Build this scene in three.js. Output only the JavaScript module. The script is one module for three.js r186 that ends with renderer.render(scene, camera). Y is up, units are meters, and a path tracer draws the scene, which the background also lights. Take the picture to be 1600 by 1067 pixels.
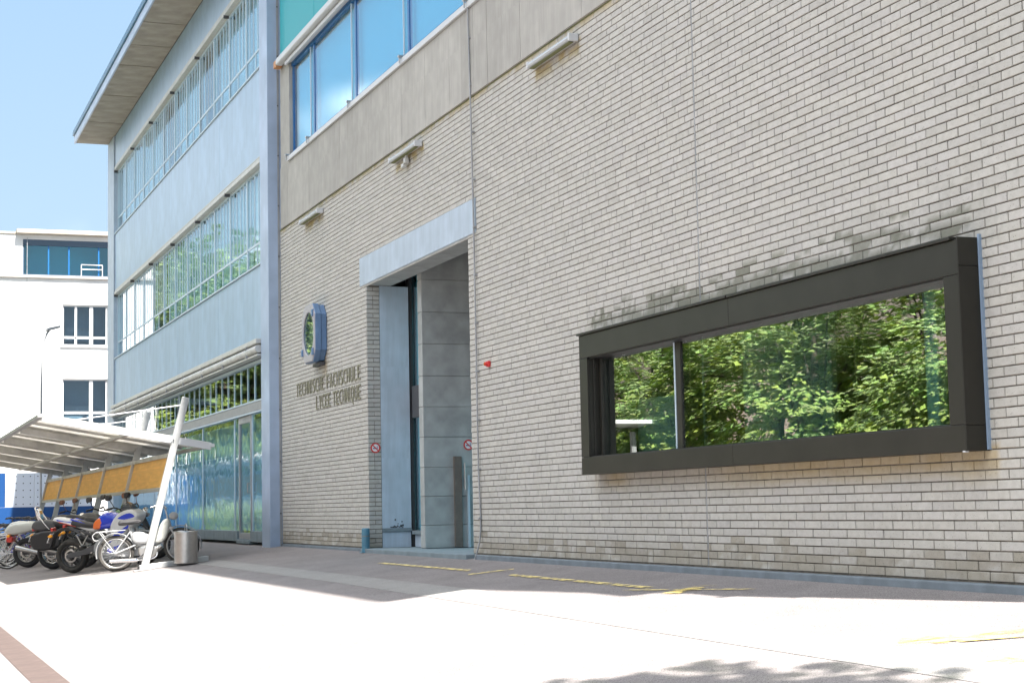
import * as THREE from 'three';
import { mergeGeometries } from 'three/addons/utils/BufferGeometryUtils.js';
import { RoundedBoxGeometry } from 'three/addons/geometries/RoundedBoxGeometry.js';
import { FontLoader } from 'three/addons/loaders/FontLoader.js';
import { TextGeometry } from 'three/addons/geometries/TextGeometry.js';

// ---------------------------------------------------------------- random and noise
function rng(seed) { let a = seed >>> 0; return () => { a = (a + 0x6D2B79F5) | 0; let t = Math.imul(a ^ (a >>> 15), 1 | a); t = (t + Math.imul(t ^ (t >>> 7), 61 | t)) ^ t; return ((t ^ (t >>> 14)) >>> 0) / 4294967296; }; }
const R = rng(7);
function h2(x, y, s = 0) { let n = Math.imul(x | 0, 374761393) + Math.imul(y | 0, 668265263) + Math.imul(s | 0, 1442695041); n = Math.imul(n ^ (n >>> 13), 1274126177); return ((n ^ (n >>> 16)) >>> 0) / 4294967296; }
const sm = t => t * t * (3 - 2 * t);
function vn(x, y, s = 0, p = 0) { // value noise, tileable with period p
  const xi = Math.floor(x), yi = Math.floor(y), fx = sm(x - xi), fy = sm(y - yi), w = p ? (k => ((k % p) + p) % p) : (k => k);
  const a = h2(w(xi), w(yi), s), b = h2(w(xi + 1), w(yi), s), c = h2(w(xi), w(yi + 1), s), d = h2(w(xi + 1), w(yi + 1), s);
  return a + (b - a) * fx + (c - a) * fy + (a - b - c + d) * fx * fy;
}
function fbm(x, y, s = 0, oct = 4, p = 0) { let v = 0, a = .5, q = 1; for (let i = 0; i < oct; i++) { v += a * vn(x * q, y * q, s + i, p ? p * q : 0); a *= .5; q *= 2; } return v / (1 - Math.pow(.5, oct)); }
const ss = (a, b, x) => { const t = Math.min(1, Math.max(0, (x - a) / (b - a))); return sm(t); };
const mix = (a, b, t) => a + (b - a) * t;

// ---------------------------------------------------------------- renderer, camera, sky, sun
const renderer = new THREE.WebGLRenderer({ antialias: true });
renderer.setSize(1024, 682);
renderer.toneMapping = THREE.LinearToneMapping;
renderer.toneMappingExposure = 9.5;
renderer.shadowMap.enabled = true;
const scene = new THREE.Scene();
const camera = new THREE.PerspectiveCamera(22.76, 1024 / 682, .1, 1500);
{
  const m = new THREE.Matrix4().makeBasis(new THREE.Vector3(.35382, -.02108, -.93507), new THREE.Vector3(.09776, .99510, .01456), new THREE.Vector3(.93019, -.09656, .35415));
  camera.quaternion.setFromRotationMatrix(m);
  camera.position.set(0, .645, 7.26);
}
scene.add(camera);
const SUN_EL = 57 * Math.PI / 180, SUN_AZ = 10.2 * Math.PI / 180;
const toSun = new THREE.Vector3(Math.cos(SUN_EL) * Math.cos(SUN_AZ), Math.sin(SUN_EL), -Math.cos(SUN_EL) * Math.sin(SUN_AZ));
{ // the sky: clear summer blue; cumulus cover raised out of view to add skylight
  const W = 1024, H = 512, d = new Float32Array(W * H * 4);
  for (let j = 0; j < H; j++) for (let i = 0; i < W; i++) {
    const v = (j + .5) / H, el = (v - .5) * Math.PI, az = ((i + .5) / W - .5) * 2 * Math.PI;
    const e = Math.max(0, Math.sin(el));
    const k = Math.pow(e, .72);
    let r = mix(.079, .0105, k), g = mix(.100, .042, k), b = mix(.113, .098, k);
    if (el > 0.01) { // clouds on a flat layer
      const q = 1 / (Math.sin(el) + .14), cx = Math.cos(az) * Math.cos(el) * q, cz = Math.sin(az) * Math.cos(el) * q;
      let c = fbm(cx * 1.15 + 6.97, cz * 1.15 + 23.78, 40, 6);
      c = ss(.50, .66, c) * ss(.02, .16, el);
      r = mix(r, .40, c); g = mix(g, .40, c); b = mix(b, .40, c);
    }
    if (el < 0) { r = .10; g = .10; b = .10; }
    const o = (j * W + i) * 4; d[o] = r; d[o + 1] = g; d[o + 2] = b; d[o + 3] = 1;
  }
  const t = new THREE.DataTexture(d, W, H, THREE.RGBAFormat, THREE.FloatType);
  t.mapping = THREE.EquirectangularReflectionMapping; t.magFilter = t.minFilter = THREE.LinearFilter; t.needsUpdate = true;
  scene.background = t; scene.environment = t;
}
const sun = new THREE.DirectionalLight(new THREE.Color(1, .95, .88), 2.0);
sun.position.copy(toSun).multiplyScalar(120).add(new THREE.Vector3(-30, 0, 0)); sun.target.position.set(-30, 0, 0);
sun.castShadow = true; sun.shadow.mapSize.set(4096, 4096);
Object.assign(sun.shadow.camera, { left: -80, right: 80, top: 60, bottom: -60, near: 1, far: 300 });
scene.add(sun, sun.target);

// ---------------------------------------------------------------- textures
function tex(n, fn, srgb = true) {
  const d = new Uint8Array(n * n * 4);
  for (let j = 0; j < n; j++) for (let i = 0; i < n; i++) { const c = fn(i / n, j / n, i, j); const o = (j * n + i) * 4; for (let k = 0; k < 3; k++) d[o + k] = Math.max(0, Math.min(255, Math.round(255 * (Array.isArray(c) ? c[k] : c)))); d[o + 3] = 255; }
  const t = new THREE.DataTexture(d, n, n); t.wrapS = t.wrapT = THREE.RepeatWrapping; t.magFilter = THREE.LinearFilter; t.minFilter = THREE.LinearMipmapLinearFilter; t.generateMipmaps = true;
  if (srgb) t.colorSpace = THREE.SRGBColorSpace; t.needsUpdate = true; return t;
}
const rep = (t, k) => { const c = t.clone(); c.repeat.set(k, k); c.needsUpdate = true; return c; };
// one texture tile is one metre unless repeated otherwise
const T = {};
{
  const pits = []; const r = rng(21); for (let i = 0; i < 900; i++) pits.push([r(), r(), .0012 + .004 * r() * r(), r()]);
  const N = 1024, pm = new Float32Array(N * N);
  for (const [x, y, s, a] of pits) { const q = Math.ceil(s * N); for (let dj = -q; dj <= q; dj++) for (let di = -q; di <= q; di++) { const dd = Math.hypot(di, dj * (1 + a)) / (s * N); if (dd < 1) { const ii = (Math.round(x * N) + di + N) % N, jj = (Math.round(y * N) + dj + N) % N; pm[jj * N + ii] = Math.max(pm[jj * N + ii], 1 - dd * dd); } } }
  T.brick = tex(N, (u, v, i, j) => { const f = .97 + .14 * (fbm(u * 24, v * 24, 3, 5, 24) - .5) + .16 * (h2(i, j, 5) - .5); const p = pm[j * N + i]; const k = f * (1 - .42 * p); return [k, k * .995, k * .985]; });
  T.brickB = tex(N, (u, v, i, j) => .7 + .25 * (fbm(u * 60, v * 60, 8, 3, 60) - .5) + .08 * (h2(i, j, 6) - .5) - .6 * pm[j * N + i], false);
  T.asphalt = tex(N, (u, v, i, j) => { const g = h2(i >> 1, j >> 1, 9), g2 = h2(i, j, 10); let k = .85 + .16 * (fbm(u * 5, v * 5, 12, 6, 5) - .5) + .34 * (g2 - .5) + (g > .9 ? .2 : 0) - (g < .12 ? .3 : 0); return [k, k * .985, k * .99]; });
  T.asphaltB = tex(512, (u, v, i, j) => .5 + .5 * (h2(i, j, 14) - .5) + .3 * (fbm(u * 40, v * 40, 15, 3, 40) - .5), false);
  T.patch = tex(512, (u, v) => { const k = .92 + .22 * (fbm(u * 6, v * 6, 31, 6, 6) - .5); return [k, k, k]; });
  T.concrete = tex(N, (u, v, i, j) => { const k = .93 + .22 * (fbm(u * 7, v * 7, 17, 6, 7) - .5) + .07 * (h2(i, j, 18) - .5) - .5 * pm[((j * 2) % N) * N + ((i * 2) % N)] * (h2(i >> 6, j >> 6, 3) > .6 ? 1 : 0); return [k, k * .99, k * .975]; });
  T.streak = tex(512, (u, v, i, j) => { const k = .95 + .09 * (fbm(u * 42, v * 3, 19, 4, 3 * 14) - .5) + .10 * (fbm(u * 6, v * 6, 20, 4, 6) - .5); return [k, k, k]; });
  T.wood = tex(512, (u, v, i, j) => { const k = .92 + .2 * (fbm(u * 3, v * 40, 22, 4, 0) - .5); return [k, k * .97, k * .9]; });
  T.dirt = tex(512, (u, v, i, j) => { const k = .72 + .5 * (fbm(u * 9, v * 9, 23, 6, 9) - .5) + .2 * (h2(i, j, 24) - .5); return [k, k * .985, k * .96]; });
  T.worn = tex(512, (u, v, i, j) => { const k = fbm(u * 14, v * 14, 25, 5, 14) + .35 * (h2(i, j, 26) - .5); return ss(.42, .60, k); }, false);
  T.wave = tex(512, (u, v) => fbm(u * 5, v * 3, 27, 3, 15) , false);
  T.wavex = tex(256, (u, v) => .5 + .5 * Math.sin(u * Math.PI * 8 + 2 * fbm(u * 3, v * 2, 28, 2, 6)), false);
}
const C = (r, g, b) => new THREE.Color().setRGB(r, g, b);
function mat(c, rough = .8, o = {}) { return new THREE.MeshStandardMaterial({ color: C(...c), roughness: rough, side: THREE.DoubleSide, ...o }); }
function phys(c, rough, o = {}) { return new THREE.MeshPhysicalMaterial({ color: C(...c), roughness: rough, side: THREE.DoubleSide, ...o }); }
const M = {
  brick: mat([1, 1, 1], .93, { vertexColors: true, map: T.brick, bumpMap: T.brickB, bumpScale: .0022 }),
  mortar: mat([.29, .265, .235], .97, { map: T.dirt }),
  asphalt: mat([.29, .272, .266], .95, { map: rep(T.asphalt, .4), bumpMap: rep(T.asphaltB, 1.1), bumpScale: .004 }),
  gutter: mat([.35, .348, .332], .9, { map: rep(T.asphalt, .55), bumpMap: rep(T.asphaltB, 1.5), bumpScale: .003 }),
  kerb: mat([.18, .22, .26], .9, { map: rep(T.concrete, 1.3) }),
  slab: mat([.21, .27, .31], .85, { map: rep(T.concrete, .9) }),
  redpaver: mat([.095, .068, .062], .9, { map: rep(T.concrete, 1.5) }),
  concrete: mat([.40, .385, .355], .9, { map: rep(T.streak, .9), bumpMap: rep(T.brickB, .6), bumpScale: .0015 }),
  concreteIn: mat([.40, .43, .44], .9, { map: rep(T.concrete, .8), bumpMap: rep(T.brickB, .7), bumpScale: .0015 }),
  soffit: mat([.40, .37, .33], .9, { map: rep(T.concrete, .5) }),
  bluePaint: mat([.42, .50, .59], .5, { map: rep(T.streak, .8) }),
  blueClad: mat([.33, .46, .60], .42, { map: rep(T.streak, .5) }),
  colBlue: mat([.42, .52, .68], .45, { map: rep(T.patch, .3) }),
  plaster: mat([.47, .56, .65], .7, { map: rep(T.streak, .7) }),
  frameBlue: mat([.008, .11, .30], .4),
  frameGrey: mat([.46, .56, .63], .45),
  teal: mat([.0, .30, .34], .45),
  blind: mat([.60, .60, .57], .5, { map: T.patch }),
  whiteMetal: mat([.54, .55, .56], .45),
  greyMetal: mat([.36, .37, .38], .5, { map: rep(T.patch, .8) }),
  galv: mat([.55, .56, .56], .45, { metalness: .55, map: rep(T.patch, 1.1) }),
  bronze: mat([.036, .034, .028], .42, { metalness: .35, map: rep(T.patch, .7) }),
  bronzeSide: mat([.036, .034, .028], .42, { metalness: .35, map: rep(T.patch, .7) }),
  dark: mat([.02, .022, .024], .6),
  black: mat([.018, .018, .02], .5),
  rubber: mat([.03, .03, .032], .85),
  tyreDust: mat([.10, .095, .09], .9, { map: T.dirt }),
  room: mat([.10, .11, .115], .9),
  curtain: mat([.50, .66, .74], .85),
  chrome: mat([.75, .75, .76], .22, { metalness: 1 }),
  steel: mat([.58, .57, .55], .32, { metalness: .9, map: rep(T.patch, 1.5) }),
  yellowPaint: mat([.66, .52, .17], .8, { alphaMap: rep(T.worn, .7), transparent: true }),
  yellowThin: mat([.68, .55, .22], .85, { alphaMap: rep(T.worn, 1.1), transparent: true }),
  board: mat([.72, .43, .12], .6, { map: rep(T.wood, .7) }),
  white: mat([.78, .78, .77], .6, { map: rep(T.patch, .1) }),
  whiteGloss: phys([.60, .61, .62], .3, { clearcoat: .5 }),
  blueGloss: phys([.015, .05, .55], .25, { clearcoat: 1 }),
  redGloss: phys([.55, .03, .02], .3, { clearcoat: .6 }),
  orangeGloss: phys([.75, .16, .03], .35, { clearcoat: .5 }),
  greyGloss: phys([.50, .51, .48], .35, { clearcoat: .4 }),
  greenGloss: phys([.06, .18, .05], .4, {}),
  darkGrey: mat([.07, .07, .075], .5),
  seat: mat([.035, .035, .038], .6),
  amber: phys([.85, .35, .02], .3, {}),
  bluePanel: mat([.0, .045, .17], .5),
  perf: mat([.58, .62, .68], .45),
  bollard: mat([.10, .26, .36], .5, { map: rep(T.patch, 2) }),
  letter: mat([.22, .21, .145], .6),
  red: mat([.60, .03, .03], .5),
  signWhite: mat([.75, .73, .74], .5),
  signNavy: mat([.05, .06, .2], .5),
  algae: mat([.16, .17, .08], .9),
  sheet: phys([.92, .91, .86], .95, { transmission: .8, thickness: 0, map: rep(T.patch, .8) }),
  sheetGrey: phys([.80, .78, .73], .95, { transmission: .78, thickness: 0, map: rep(T.dirt, .9) }),
  glass: phys([.86, .95, .97], .0, { transmission: 1, thickness: 0, ior: 1.5, bumpMap: rep(T.wave, .5), bumpScale: .0009 }),
  glassWavy: phys([.80, .93, .98], .0, { transmission: 1, thickness: 0, ior: 1.5, bumpMap: rep(T.wave, .55), bumpScale: .010 }),
  glassSky: phys([.62, .92, 1.0], .0, { transmission: 1, thickness: 0, ior: 3.0, bumpMap: rep(T.wave, .3), bumpScale: .0008 }),
  glassBig: phys([.82, .97, .92], .0, { transmission: 1, thickness: 0, ior: 5, bumpMap: rep(T.wave, .35), bumpScale: .0005 }),
  glassTeal: phys([.55, .88, .95], .02, { transmission: 1, thickness: 0, ior: 1.9 }),
  bark: mat([.10, .08, .06], .95, { map: rep(T.dirt, 1.2), bumpMap: T.brickB, bumpScale: .02 }),
};

// ---------------------------------------------------------------- geometry helpers
const V = (x, y, z) => new THREE.Vector3(x, y, z);
function flat(g) { const n = g.index ? g.toNonIndexed() : g; for (const k of Object.keys(n.attributes)) if (!['position', 'normal', 'uv', 'color'].includes(k)) n.deleteAttribute(k); n.morphAttributes = {}; n.clearGroups(); return n; }
function metric(g) { // uv in metres from each triangle's own facing
  g = flat(g); const p = g.attributes.position, uv = new Float32Array(p.count * 2), a = V(), b = V(), c = V();
  for (let i = 0; i < p.count; i += 3) {
    a.fromBufferAttribute(p, i); b.fromBufferAttribute(p, i + 1); c.fromBufferAttribute(p, i + 2);
    const n = b.clone().sub(a).cross(c.clone().sub(a)), x = Math.abs(n.x), y = Math.abs(n.y), z = Math.abs(n.z);
    [a, b, c].forEach((q, k) => { const o = (i + k) * 2; if (z >= x && z >= y) { uv[o] = q.x; uv[o + 1] = q.y; } else if (x >= y) { uv[o] = q.z; uv[o + 1] = q.y; } else { uv[o] = q.x; uv[o + 1] = q.z; } });
  }
  g.setAttribute('uv', new THREE.BufferAttribute(uv, 2)); return g;
}
const join = list => list.length === 1 ? flat(list[0]) : mergeGeometries(list.map(flat));
function box(x0, x1, y0, y1, z0, z1) { const g = new THREE.BoxGeometry(x1 - x0, y1 - y0, z1 - z0); g.translate((x0 + x1) / 2, (y0 + y1) / 2, (z0 + z1) / 2); return g; }
function rbox(x0, x1, y0, y1, z0, z1, r = .01, s = 1) { const m = Math.min(x1 - x0, y1 - y0, z1 - z0) / 2.05; const g = new RoundedBoxGeometry(x1 - x0, y1 - y0, z1 - z0, s, Math.min(r, m)); g.translate((x0 + x1) / 2, (y0 + y1) / 2, (z0 + z1) / 2); return g; }
function orient(g, p, q) { const d = q.clone().sub(p), m = new THREE.Matrix4(), y = d.clone().normalize(); let x = Math.abs(y.z) > .95 ? V(1, 0, 0) : V(0, 0, 1).cross(y).normalize().negate(); if (Math.abs(y.z) > .95) x = V(1, 0, 0).sub(y.clone().multiplyScalar(y.x)).normalize(); const z = x.clone().cross(y); m.makeBasis(x, y, z); m.setPosition(p.clone().add(q).multiplyScalar(.5)); return g.applyMatrix4(m); }
function tube(p, q, r, r2 = r, s = 8) { return orient(new THREE.CylinderGeometry(r2, r, p.distanceTo(q), s, 1), p, q); }
function bar(p, q, w, d, bev = .006) { const L = p.distanceTo(q); return orient(bev ? new RoundedBoxGeometry(w, L, d, 1, Math.min(bev, w / 2.1, d / 2.1)) : new THREE.BoxGeometry(w, L, d), p, q); }
function curve(pts, r, seg = 16, rs = 6) { return new THREE.TubeGeometry(new THREE.CatmullRomCurve3(pts), seg, r, rs, false); }
function slab(pts, w, bev = .04, smooth = true) { // outline in x-y, rounded across z
  const s = new THREE.Shape();
  if (smooth) { const c = new THREE.CatmullRomCurve3(pts.map(p => V(p[0], p[1], 0)), true, 'centripetal').getPoints(pts.length * 4); s.setFromPoints(c.map(q => new THREE.Vector2(q.x, q.y))); } else s.setFromPoints(pts.map(p => new THREE.Vector2(...p)));
  const b = Math.min(bev, w / 2.1); const g = new THREE.ExtrudeGeometry(s, { depth: w - 2 * b, bevelEnabled: true, bevelThickness: b, bevelSize: b * .8, bevelOffset: -b * .8, bevelSegments: 3, curveSegments: 4 });
  g.translate(0, 0, -(w - 2 * b) / 2); return g;
}
function rects(u0, u1, v0, v1, holes) { // the rectangle minus rectangular holes, as rectangles
  let out = [[u0, u1, v0, v1]];
  for (const [a, b, c, d] of holes) { const nx = []; for (const [p, q, r, s] of out) { if (b <= p || a >= q || d <= r || c >= s) { nx.push([p, q, r, s]); continue; } if (a > p) nx.push([p, a, r, s]); if (b < q) nx.push([b, q, r, s]); const A = Math.max(p, a), B = Math.min(q, b); if (c > r) nx.push([A, B, r, c]); if (d < s) nx.push([A, B, d, s]); } out = nx; }
  return out;
}
// ---------------------------------------------------------------- scene helpers
const taken = {};
function numbered(n) { if (!(n in taken)) { taken[n] = 0; return n; } taken[n]++; return n + '_' + String(taken[n]).padStart(3, '0'); }
function thing(name, label, category, pos = [0, 0, 0], group) {
  const o = new THREE.Group(); o.name = numbered(name); o.position.set(...pos); o.userData = { label, category }; if (group) o.userData.group = group; scene.add(o); return o;
}
function mesh(name, g, m) { const o = new THREE.Mesh(g, m); o.name = name; o.castShadow = o.receiveShadow = true; return o; }
function worldOf(p) { const v = V(0, 0, 0); for (let q = p; q && q !== scene; q = q.parent) v.add(q.position); return v; }
function part(parent, name, geos, m, label) { // geometry given in world metres
  const g = metric(join(Array.isArray(geos) ? geos : [geos])); const w = worldOf(parent); g.translate(-w.x, -w.y, -w.z);
  const o = mesh(name, g, m); parent.add(o); if (label) o.userData.label = label; return o;
}
function lpart(parent, name, geos, m, label) { const o = mesh(name, metric(join(Array.isArray(geos) ? geos : [geos])), m); parent.add(o); if (label) o.userData.label = label; return o; }
function struct(name, geos, m) { const o = mesh(numbered(name), metric(join(Array.isArray(geos) ? geos : [geos])), m); o.userData.kind = 'structure'; scene.add(o); return o; }
const gy = z => z <= 0 ? 0 : z < 8 ? -.11 * z : z < 11 ? -.88 - .04 * (z - 8) : -1.0;   // height of the yard at distance z from the brick wall

// ================================================================ GROUND
function sheet(x0, x1, zs, lift, hf = gy) { // a sheet that follows the yard
  const P = [], n = zs.length; for (let i = 0; i + 1 < n; i++) { const a = zs[i], b = zs[i + 1], ya = hf(a) + lift, yb = hf(b) + lift; P.push(x0, ya, a, x0, yb, b, x1, yb, b, x0, ya, a, x1, yb, b, x1, ya, a); }
  const g = new THREE.BufferGeometry(); g.setAttribute('position', new THREE.Float32BufferAttribute(P, 3)); g.computeVertexNormals(); g.setAttribute('uv', new THREE.Float32BufferAttribute(new Float32Array(P.length / 3 * 2), 2)); return g;
}
struct('ground', sheet(-600, 400, [-500, 0, 8, 11, 600], -.005), M.asphalt);
{ // drainage strip running along the yard, a little askew
  const P = [], x0 = -29.7, x1 = -4; const za = x => 1.575 + Math.max(0, (x + 16) * .022), zb = x => 1.99 + Math.max(0, (x + 20) * .019);
  const N = 13; let prev = null;
  for (let i = 0; i < N; i++) { const a = mix(x0, x1, i / N) + .004, b = mix(x0, x1, (i + 1) / N) - .004; const q = (x, z) => [x, gy(z) - .001, z]; P.push(...q(a, za(a)), ...q(a, zb(a)), ...q(b, zb(b)), ...q(a, za(a)), ...q(b, zb(b)), ...q(b, za(b))); const w = (x, z) => [x, gy(z) - .03, z]; P.push(...q(a, zb(a)), ...w(a, zb(a)), ...w(b, zb(b)), ...q(a, zb(a)), ...w(b, zb(b)), ...q(b, zb(b)), ...q(a, za(a)), ...w(b, za(b)), ...w(a, za(a)), ...q(a, za(a)), ...q(b, za(b)), ...w(b, za(b))); }
  const g = new THREE.BufferGeometry(); g.setAttribute('position', new THREE.Float32BufferAttribute(P, 3)); g.computeVertexNormals(); g.setAttribute('uv', new THREE.Float32BufferAttribute(new Float32Array(P.length / 3 * 2), 2));
  struct('gutter', g, M.gutter);
}
struct('paver_strip', sheet(-60, -6, [5.78, 6.03], -.001), M.redpaver);
function paint(name, pts, w, m) { // a painted stroke on the yard
  const [a, b] = pts, d = V(b[0] - a[0], 0, b[1] - a[1]).normalize(), n = V(-d.z, 0, d.x).multiplyScalar(w / 2), q = (p, s) => { const x = p[0] + n.x * s, z = p[1] + n.z * s; return [x, gy(z) + .003, z]; };
  const P = [...q(a, -1), ...q(a, 1), ...q(b, 1), ...q(a, -1), ...q(b, 1), ...q(b, -1)], g = new THREE.BufferGeometry(); g.setAttribute('position', new THREE.Float32BufferAttribute(P, 3)); g.computeVertexNormals(); g.setAttribute('uv', new THREE.Float32BufferAttribute(new Float32Array(12), 2)); struct(name, g, m);
}
paint('road_marking', [[-22.3, .76], [-18.6, .76]], .09, M.yellowThin);
paint('road_marking', [[-18.05, .97], [-17.85, .5]], .14, M.yellowThin);
paint('road_marking', [[-17.2, .80], [-13.55, .84]], .09, M.yellowThin);
paint('road_marking', [[-13.75, 1.02], [-12.2, .56]], .05, M.yellowThin);
paint('road_marking', [[-12.90, .98], [-13.03, .55]], .22, M.yellowPaint);
paint('road_marking', [[-8.5, 1.68], [-7.6, .6]], .36, M.yellowPaint);
paint('road_marking', [[-7.45, 1.78], [-5.4, 1.5]], .16, M.yellowPaint);

// ================================================================ BRICK BUILDING
const BX0 = -31.35, BX1 = -7.4, TOPB = 5.93, BASE = .055, CRS = .07, PIT = .26;
const OPEN = [-25.45, -20.61, -1, 4.13], LINT = [-25.79, -20.28, 4.15, 4.605], DISP = [-16.5, -9.86, .985, 2.43];
const bb = thing('brick_building', 'pale brick building with concrete band, blue ribbon windows and tall entrance recess', 'building', [-19.4, 0, -6]);
const holes = [[OPEN[0] - .014, OPEN[1] + .002, -1, 4.14], LINT, DISP];
const wall = part(bb, 'brick_wall', rects(BX0, BX1, -.3, TOPB, holes).map(([a, b, c, d]) => box(a, b, c, d, -.24, -.011)), M.mortar);
{ // ---- bricks
  const lin = (x, a, b) => Math.max(0, Math.min(1, (x - a) / (b - a)));
  function tint(x, y, bt) { // colour of a brick's face: its clay, and the dirt, algae and rust seen on the photograph
    let r = .49 * bt[0], g = .478 * bt[1], b = .448 * bt[2]; const hv = bt[3];
    const n = fbm(x * 6, y * 14, 61, 3), n2 = fbm(x * 1.3, y * 2, 62, 3), n3 = fbm(x * 22, y * 30, 63, 2);
    const mulc = (k, c) => { r *= mix(1, c[0], k); g *= mix(1, c[1], k); b *= mix(1, c[2], k); };
    mulc(.5 * n2, [.94, .96, .97]);
    // splash dirt along the foot of the wall
    const row = Math.floor((y - BASE) / CRS); if (row < 6) { const p = [.95, .8, .40, .10, 0, 0][row] * (.5 + n2); const foot = (hv < p ? .6 + .3 * ss(.35, .5, n) : row < 3 ? .38 : .1) * ss(.28, .42, n + .2 * n3); mulc(foot * .85, [.58, .54, .46]); }
    // black-green algae above the projecting window
    if (x > -17 && x < -9.6 && y > 2.4) { const q = (y - 2.49) / (.19 + .08 * ss(-14.5, -10.5, x) + .10 * n2), k = (q < .4 || (q < 1 && hv > .15 + .6 * q) ? .65 + .35 * hv : q < 1.2 ? .22 * hv : 0) * ss(.34, .46, n + .25 * (n3 - .5)) * (x > -16.7 && x < -9.9 ? 1 : .2); mulc(k, [.42, .44, .38]); }
    // ochre run-off below it
    if (x > -16.7 && x < -9.7 && y < .99 && y > .5) { const near = Math.max(ss(-15.2, -12.6, x), Math.exp(-Math.pow((x + 16.1) / .35, 2)) * .9, .25); const k = (1 - ss(.08, .14 + .22 * n2, .97 - y)) * near * (.65 + .45 * n); mulc(k, [.92, .76, .50]); }
    // rust below the clock
    { const k = Math.exp(-Math.pow((x + 28.05) / .22, 2)) * ss(2.6, 3.15, y) * (y < 3.4 ? 1 : 0) * ss(.3, .6, n); mulc(k * .8, [.85, .70, .50]); }
    // moss along the drip edge of the concrete band and under the lamps
    { let k = ss(TOPB - .09, TOPB - .03, y) * ss(.3, .62, n) * .8; for (const lx of [-17.43, -23.08, -28.68]) if (Math.abs(x - lx) < .66 && y < 5.74 && y > 5.50) k = Math.max(k, ss(5.52, 5.68, y) * ss(.25, .6, n)); mulc(k, [.88, .74, .42]); }
    return [r, g, b];
  }
  function brickGeo(x0, x1, y0, y1, seed, side) { // chamfered face and sides; side: 0 front face, 1 the face of the entrance pier
    const r = rng(seed), bev = .0035, zf = (r() - .5) * .004, zb = -.02, n = Math.max(1, Math.round((x1 - x0) / .065)), P = [], U = [], K = [];
    const w = .026, bt = [1 + (r() - .5) * 2 * w * 2.0, 0, 0]; const warm = (r() - .5) * .03; bt[1] = bt[0] * (1 - Math.abs(warm) * .3); bt[2] = bt[0] * (1 - warm); bt[3] = h2(seed, 77, 13); if (r() < .05) { const d = .92 + .05 * r(); bt[0] *= d; bt[1] *= d; bt[2] *= d; }
    const ou = r() * 5, ov = r() * 5, tl = (r() - .5) * .0016;
    const q = (x, y, z) => { P.push(x, y, z); U.push(x + ou, y + ov); K.push(...tint(side ? -25.4 : x, y, bt)); };
    const quad = (a, b, c, d) => { q(...a); q(...b); q(...c); q(...a); q(...c); q(...d); };
    const X0 = x0 + bev, X1 = x1 - bev, Y0 = y0 + bev + tl, Y1 = y1 - bev + tl;
    for (let i = 0; i < n; i++) { const a = mix(X0, X1, i / n), b = mix(X0, X1, (i + 1) / n); quad([a, Y0, zf], [b, Y0, zf], [b, Y1, zf], [a, Y1, zf]); }
    const F = [[X0, Y0, zf], [X1, Y0, zf], [X1, Y1, zf], [X0, Y1, zf]], E = [[x0, y0, zf - bev], [x1, y0, zf - bev], [x1, y1, zf - bev], [x0, y1, zf - bev]], B = [[x0, y0, zb], [x1, y0, zb], [x1, y1, zb], [x0, y1, zb]];
    for (let i = 0; i < 4; i++) { const j = (i + 1) % 4; quad(E[i], E[j], F[j], F[i]); quad(B[i], B[j], E[j], E[i]); }
    const g = new THREE.BufferGeometry(); g.setAttribute('position', new THREE.Float32BufferAttribute(P, 3)); g.setAttribute('uv', new THREE.Float32BufferAttribute(U, 2)); g.setAttribute('color', new THREE.Float32BufferAttribute(K, 3)); g.computeVertexNormals();
    if (side) { g.rotateY(Math.PI / 2); g.translate(-25.45, 0, 0); }
    return g;
  }
  const list = []; const r = rng(99); let seed = 1000;
  const rows = Math.round((TOPB - BASE) / CRS);
  for (let k = 0; k < rows; k++) {
    const y0 = BASE + k * CRS + .0047, y1 = BASE + (k + 1) * CRS - .0047, ym = (y0 + y1) / 2;
    // free stretches of this course between openings
    let spans = [[BX0 + .01, BX1]];
    for (const [a, b, c, d] of [[OPEN[0], OPEN[1], -1, 4.14], LINT, [DISP[0] - .02, DISP[1] + .02, DISP[2] + .02, DISP[3] - .01]]) if (ym > c && ym < d) spans = spans.flatMap(([p, q]) => b <= p || a >= q ? [[p, q]] : [[p, a], [b, q]].filter(s => s[1] - s[0] > .02));
    spans = spans.flatMap(([p, q]) => p < -14.1 && q > -14.1 ? [[p, -14.109], [-14.091, q]] : [[p, q]]);
    for (const [p, q] of spans) {
      const wild = q < -14; let x = Math.floor(p / PIT) * PIT + (k % 2 ? .13 : 0) + (wild ? .065 * Math.floor(4 * h2(k, 3, 71)) : 0) - PIT;
      while (x < q) {
        let L = PIT; if (wild && r() < .10) L = .13; else if (wild && r() < .06) L = .195;
        const a = Math.max(p, x) + .0048, b = Math.min(q, x + L) - .0048; if (b - a > .03) list.push([a, b, y0, y1, seed++, 0]); else if (b - a > 0 && list.length) { /* sliver: mortar */ }
        x += L;
      }
    }
    if (y1 < 4.13) { // the return of the pier at the entrance
      const cut = k % 2 ? .105 : (h2(k, 9, 5) < .6 ? 0 : .105);
      for (const [a, b] of cut ? [[.004, cut - .0035], [cut + .0035, .208]] : [[.004, .208]]) list.push([a, b, y0, y1, seed++, 1]);
    }
  }
  // the 300 bricks that show largest become single pieces
  camera.updateMatrixWorld(true); camera.updateProjectionMatrix(); const inv = camera.matrixWorldInverse.copy(camera.matrixWorld).invert();
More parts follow.
